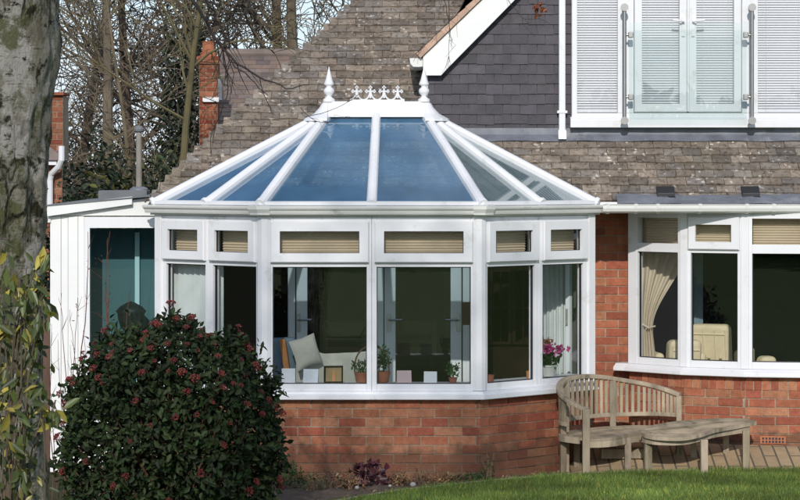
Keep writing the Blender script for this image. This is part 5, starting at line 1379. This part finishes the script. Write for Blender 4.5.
def tube_tree(mb, p, d, ln, r, lvl, maxl, up, spread, kids, minr, tint):
    seg = 4 if lvl < 2 else 3
    pts = [p]; rad = [r]; dd = d.copy()
    for i in range(seg):
        dd = (dd+Vector((rng.normal(), rng.normal(), rng.normal()))*(.10+.07*lvl)+Vector((0, 0, up))).normalized()
        p = p+dd*ln/seg; pts.append(p); rad.append(max(minr, r*(1-.55*(i+1)/seg)))
    mb.tube(pts, rad, 6 if lvl < 1 else (4 if lvl < 3 else 3), cap=False, tint=tint)
    if lvl >= maxl: return
    nk = kids[min(lvl, len(kids)-1)]
    for k in range(nk):
        f = rng.uniform(.25, 1.0) if lvl else rng.uniform(.35, 1); i = min(int(f*seg), seg-1); q = pts[i].lerp(pts[i+1], f*seg-i)
        ax = Vector((rng.normal(), rng.normal(), rng.normal()*.4)); ax = (ax-dd*ax.dot(dd)*.8).normalized()
        nd = (dd*(1-spread*.6)+ax*spread+Vector((0, 0, .12))).normalized()
        tube_tree(mb, q, nd, ln*rng.uniform(.5, .75), max(minr, rad[i]*rng.uniform(.45, .65)), lvl+1, maxl, up, spread, kids, minr, tint)
def bare_tree(label, px, Y, h, r, maxl=4, kids=(9, 7, 6, 5), spread=.75, tint=(1, 1, 1), minr=.010, group='bare trees behind the house'):
    x = PX(px, Y); t = thing('bare_tree', label, 'tree', (x, Y, -.14), group)
    mb = MB(); pts = [Vector((x, Y, -.14))]; rad = [r]; dd = Vector((rng.normal()*.05, 0, 1))
    for i in range(6):
        dd = (dd+Vector((rng.normal()*.06, rng.normal()*.06, .05))).normalized(); pts.append(pts[-1]+dd*h/6); rad.append(r*(1-.75*(i+1)/6))
    mb.tube(pts, rad, 8, tint=tint); mb.build('trunk', M['bare'], t)
    mb = MB()
    for k in range(kids[0]*2):
        f = rng.uniform(.10, .98); i = min(int(f*6), 5); q = pts[i].lerp(pts[i+1], f*6-i)
        a = rng.uniform(0, 6.28); nd = Vector((math.cos(a)*spread, math.sin(a)*spread, rng.uniform(.35, .9))).normalized()
        tube_tree(mb, q, nd, h*rng.uniform(.22, .36)*(1.15-.5*f), max(minr, rad[i]*.42), 1, maxl, .04, spread, kids, minr, tint)
    mb.build('crown', M['bare'], t)
    return t
G1 = (1.6, 1.5, 1.3); G2 = (1.8, 1.65, 1.3); G3 = (1.1, 1.0, .95); G4 = (1.5, 1.25, 1.1)  # raised bark tints paint distance haze onto the background trees
bare_tree('olive green bare tree forking right of the brick chimney stack on the left', 163, 14, 6.6, .075, 3, (6, 5, 4, 4), .5, (1.7, 1.65, 1.0), .006)
bare_tree('spreading bare tree rising behind the brick house at the far left', 95, 28, 9.0, .15, 4, (6, 5, 4, 4), .8, G1, .0085)
bare_tree('dense twiggy tree standing behind the vent pipe', 138, 32, 9.5, .15, 4, (6, 5, 4, 4), .8, G4, .009)
bare_tree('dark bare tree behind the tall chimney with an orange pot', 195, 30, 10, .17, 4, (6, 5, 5, 4), .7, G3, .009)
bare_tree('bare tree showing above the neighbouring tiled roof', 262, 34, 11, .18, 4, (6, 5, 5, 4), .8, G2, .010)
bare_tree('bare tree whose crown meets the hip of the house roof', 318, 32, 11, .18, 4, (6, 5, 4, 4), .8, G1, .010)
bare_tree('slim bare tree between the two olive trunks left of the hip', 149, 18, 5.5, .055, 3, (6, 6, 5, 5), .5, G2, .006)
bare_tree('far bare tree low behind the birch twigs above the roof', 228, 44, 11, .16, 4, (6, 5, 5, 4), .8, G4, .012)
bare_tree('far bare tree just right of the birch trunk', 66, 36, 9.5, .15, 4, (6, 5, 4, 4), .85, G3, .010)
def evergreen(label, px, Y, wd, h, n, tint, z0=-.14, name='evergreen_shrub'):
    n *= 2; x = PX(px, Y); t = thing(name, label, 'shrub', (x, Y, z0), 'evergreen shrubs behind the side extension')
    d = rng.normal(size=(n, 3)); d /= np.linalg.norm(d, axis=1, keepdims=True); d[:, 2] = np.abs(d[:, 2])*1.0
    lm = 1+.16*np.sin(d[:, 0]*7+px)*np.sin(d[:, 2]*6)+.10*np.sin(d[:, 0]*15+d[:, 1]*9)
    p = d*lm[:, None]*np.array([wd, wd*.7, h])*rng.uniform(.55, 1, (n, 1))**.5+np.array([x, Y, z0])
    V, F, T = leaves(p, rng.uniform(.06, .14, n), greys(n, .4, 1.5)*np.array(tint), .5, normal=d, updir=np.array([0, 0, .2])); npmesh('foliage', V, F, T, M['evergreen'], t)
    mb = MB()
    for k in range(8): mb.tube([(x, Y, z0), (x+d[k, 0]*wd*.5, Y+d[k, 1]*wd*.4, z0+h*.5), (x+d[k, 0]*wd*.9, Y+d[k, 1]*wd*.6, z0+d[k, 2]*h*.9)], [.05, .03, .01], 5)
    mb.build('stems', M['bare'], t)
evergreen('dark evergreen bush above the white lean-to roof near the vent pipe', 120, 12, 1.0, 2.9, 1600, (.8, .9, .9))
evergreen('dark evergreen bush next to the brick house with white downpipe', 76, 15, 1.0, 2.75, 1500, (.7, .95, 1))
evergreen('yellowish green bush left of the hip at roof level', 108, 9.5, .35, 2.62, 420, (2.8, 2.0, .6))
evergreen('tall ivy dark mass left of the tall brick chimney', 184, 21, .55, 5.3, 2200, (.75, .8, .8))
evergreen('brownish evergreen thicket left of the hip roof base', 160, 16, 1.1, 3.0, 1700, (1.5, 1.15, .9))
evergreen('far dark hedge top visible in the gap beside the birch', 40, 10, .9, 2.3, 1100, (.6, .7, .7))

nb1 = thing('neighbour_house', 'red brick house edge with a white gutter beside the birch trunk', 'house', (PX(30, 13), 13, -.14)); Y = 13
L = frontal(Y); mb = MB(); NB = [tuple(c*.7 for c in b) for b in BR]
bricks(mb, L, PX(-60, Y), PX(62, Y), -.1, PZ(161, Y), NB); mb.build('wall', M['brick'], nb1)
L = frontal(Y+.15); mb = MB(); bricks(mb, L, PX(47, Y), PX(61.5, Y), PZ(160, Y), PZ(95, Y), NB)
mb.bx(PX(47, Y), PX(61.5, Y), Y+.26, Y+.7, PZ(160, Y), PZ(95.5, Y), MORT); mb.build('chimney', M['brick'], nb1)
mb = MB(); mb.bx(PX(45.5, Y), PX(63, Y), Y+.08, Y+.7, PZ(95, Y)+.002, PZ(92, Y), (.3, .1, .06)); mb.build('chimney_cap', M['brick'], nb1)
mb = MB(); mb.hexa([P(30, 160, Y-.2), P(67, 160, Y-.2), P(66, 160, Y+.1), P(30, 160, Y+.1), P(30, 138, Y), P(50, 147, Y), P(50, 146, Y+.1), P(30, 138, Y+.1)]); mb.build('roof', M['nroof'], nb1)
mb = MB(); mb.bx(PX(30, Y), PX(58, Y), Y-.15, Y-.001, PZ(165, Y), PZ(160.5, Y)); mb.build('fascia', M['upvc'], nb1)
mb = MB(); mb.tube([P(61.5, 146, Y-.25), P(61.5, 160, Y-.25), P(58.5, 167, Y-.2), P(51.5, 174, Y-.1), P(50, 180, Y-.08), P(50, 206, Y-.08)], .042, 10); mb.build('downpipe', M['upvc'], nb1)

nb2 = thing('neighbour_house', 'distant house with a broad plain tiled roof and tall brick chimney', 'house', (PX(260, 20), 20, -.14)); Y = 20
zr, ze_ = PZ(55, Y+3), PZ(150, Y)
mb = MB(); Onb = Vector((0, Y, ze_)); ddv = Vector((0, 3, zr-ze_)); ln_ = ddv.length; ddv.normalize(); nnb = Vector((0, -ddv.z, ddv.y))
x0, x1 = PX(206, Y), PX(420, Y)
tiles(mb, Onb, ud, ddv, nnb, int(ln_/.16)+1, .16, .24, lambda s: (x0+.0, x1), tones=[(1, 1, 1), (1.12, 1.02, .95), (.85, .85, .88)], jit=.6)
mb.add([Onb+ud*x0, Onb+ud*x1, Onb+ud*x1+ddv*ln_, Onb+ud*x0+ddv*ln_], [(0, 1, 2, 3)], (.7, .7, .7)); mb.build('roof', M['nroof'], nb2)
mb = MB(); mb.tube([Vector((x0, Y+3, zr+.02)), Vector((x1, Y+3, zr+.02))], .09, 8); mb.build('ridge', M['nroof'], nb2)
mb = MB(); bricks(mb, frontal(Y+.3), x0+.2, x1-.2, -.14, ze_-.05, NB); mb.build('wall', M['brick'], nb2)
Yc = Y-.6
mb = MB(); u0, u1 = PX(199, Yc), PX(217.5, Yc); L = frontal(Yc); CB = [(c[0]*.72, c[1]*.62, c[2]*.62) for c in BR]
bricks(mb, L, u0, u1, -.14, PZ(64, Yc), CB); bricks(mb, L.__class__((0, Yc-.04), (1, Yc-.04)), u0-.04, u1+.04, PZ(64, Yc)+.002, PZ(56, Yc), CB)
mb.bx(u0+.003, u1-.003, Yc+.11, Yc+.55, -.14, PZ(56.5, Yc), (.22, .08, .05)); mb.build('chimney', M['brick'], nb2)
mb = MB(); mb.lathe((PX(207, Yc), Yc+.25, PZ(56, Yc)), [(.13, 0), (.13, .06), (.10, .08), (.095, .22), (.11, .25), (.08, .25), (.08, .0)], 12); mb.build('chimney_pot', M['clay'], nb2, smooth=False)
mb = MB(); mb.bx(PX(203, Yc), PX(219, Yc), Yc-.06, Yc-.001, PZ(102, Yc), PZ(97.5, Yc)); mb.build('flashing', M['upvc'], nb2)
mb = MB(); mb.bx(PX(217.6, Yc), PX(221.5, Yc), Yc+.05, Yc+.5, PZ(100, Yc), PZ(78, Yc)); mb.build('lead_gusset', M['lead'], nb2)

# ------------------------------------------------------------------ garden behind the viewer: seen in the glass, shades the front
t = thing('garden_tree', 'tall slim evergreen tree standing on the lawn behind the viewer', 'tree', (-3.9, -31.5, -.1))
c = np.array([-2.5, -31.0, 16.0]); n = 800
d = rng.normal(size=(n, 3)); d /= np.linalg.norm(d, axis=1, keepdims=True)
p = d*rng.uniform(.15, 1, (n, 1))**.45*np.array([2.0, 1.8, 2.45])*(1+.15*np.sin(d[:, :1]*7)*np.sin(d[:, 2:]*6))+c
V, F, T = leaves(p, rng.uniform(.14, .26, n), greys(n, .5, 1.4), .5); npmesh('crown', V, F, T, M['evergreen'], t)
mb = MB(); mb.tube([(-3.9, -31.5, -.1), (-3.8, -31.5, 7), (-3.6, -31.3, 12.5), (-2.6, -31, 16.5)], [.20, .15, .12, .04], 10); mb.build('trunk', M['bare'], t)
t = thing('garden_hedge', 'long dark hedge closing the lawn behind the viewer', 'hedge', (0, -52, -.1))
n = 9000; p = np.stack([rng.uniform(-26, 26, n), -52+rng.normal(size=n)*.8, rng.uniform(0, 1, n)**.7*4.6+.35*np.sin(rng.uniform(0, 9, n))], 1)
V, F, T = leaves(p, rng.uniform(.4, .8, n), greys(n, .4, 1.4), .55); npmesh('foliage', V, F, T, M['evergreen'], t)
mb = MB(); mb.bx(-26, 26, -53.2, -52.8, -.1, 3.6); mb.build('stems', M['evergreen'], t)

n = 260; base = np.stack([rng.uniform(-.9, 1.2, n), np.zeros(n), np.full(n, -.035)], 1); base[:, 1] = np.interp(base[:, 0], xs, ys)+rng.uniform(.02, .5, n)
base[:, 1] = np.minimum(base[:, 1], np.where(base[:, 0] > .6, (base[:, 0]-.66)*.93-.06, -.04))
V, F, T = leaves(base, rng.uniform(.02, .045, n), greys(n, .6, 1.4), .55, normal=np.array([0, 0, 2.]), droop=0)
V[:, 2] = np.maximum(V[:, 2], -.03); o = npmesh('leaf_litter', V, F, T, M['drystem']); o['kind'] = 'stuff'; o['label'] = 'brown fallen leaves on the soil of the bed'
evergreen('far brown thicket low behind the vent pipe', 132, 40, 2.6, 4.0, 2600, (1.3, .95, .75))
evergreen('far brown thicket behind the left neighbouring chimney', 82, 41, 2.4, 3.8, 2400, (1.1, .95, .75))
evergreen('far brown thicket behind the tall chimney', 188, 42, 2.4, 4.0, 2400, (1.0, .85, .7))

for px, Y, rx, rz, lb in ((312, -.5, .13, .12, 'withered brown plant between the green feathery clump and purple leaves'), (350, -.45, .12, .09, 'low rusty plant in front of the purple clump'), (398, -.25, .10, .10, 'small brown seedheads just right of the purple clump'), (440, -.22, .13, .09, 'flat straw coloured plant in the middle of the bed'), (458, -.18, .10, .07, 'low dull green and brown plant left of the sprawling shrublet')):
    clump('dried_perennial', lb, px, Y, rx, rz, 110, .032, (1.0, .85, .7) if 'green' not in lb else (.45, .7, .45), M['drystem'], .45, stems=12)
# dining table and chairs in the dim room beyond the french doors
DTY = 3.3; dt_ = thing('dining_table', 'dark dining table in the dim room beyond the french doors', 'table', (PX(375, DTY), DTY, .12))
x0, x1 = PX(318, DTY), PX(440, DTY); mb = MB(); mb.bx(x0, x1, DTY, DTY+.8, .82, .86); mb.build('table_top', M['darkwood'], dt_, bevel=.01)
for x in (x0+.06, x1-.06):
    for y in (DTY+.06, DTY+.74): mb = MB(); mb.bx(x-.03, x+.03, y-.03, y+.03, .12, .819); mb.build('leg', M['darkwood'], dt_)
for px, lb in ((345, 'dim slat backed chair seen through the left door leaf'), (415, 'dim slat backed chair seen through the right door leaf')):
    cy = DTY-.45; cx = PX(px, cy); c_ = thing('dining_chair', lb, 'chair', (cx, cy, .12), 'dining chairs in the dim room')
    mb = MB(); mb.bx(cx-.2, cx+.2, cy, cy+.4, .55, .59); mb.build('seat', M['darkwood'], c_, bevel=.01)
    for sx_ in (-.18, .18):
        mb = MB(); mb.bx(cx+sx_-.02, cx+sx_+.02, cy-.02, cy+.02, .12, 1.10); mb.build('leg', M['darkwood'], c_)
        mb = MB(); mb.bx(cx+sx_-.02, cx+sx_+.02, cy+.36, cy+.40, .12, .549); mb.build('leg', M['darkwood'], c_)
    mb = MB(); mb.bx(cx-.159, cx+.159, cy-.012, cy+.012, .98, 1.09); mb.bx(cx-.159, cx+.159, cy-.012, cy+.012, .78, .85); mb.build('backrest', M['darkwood'], c_)
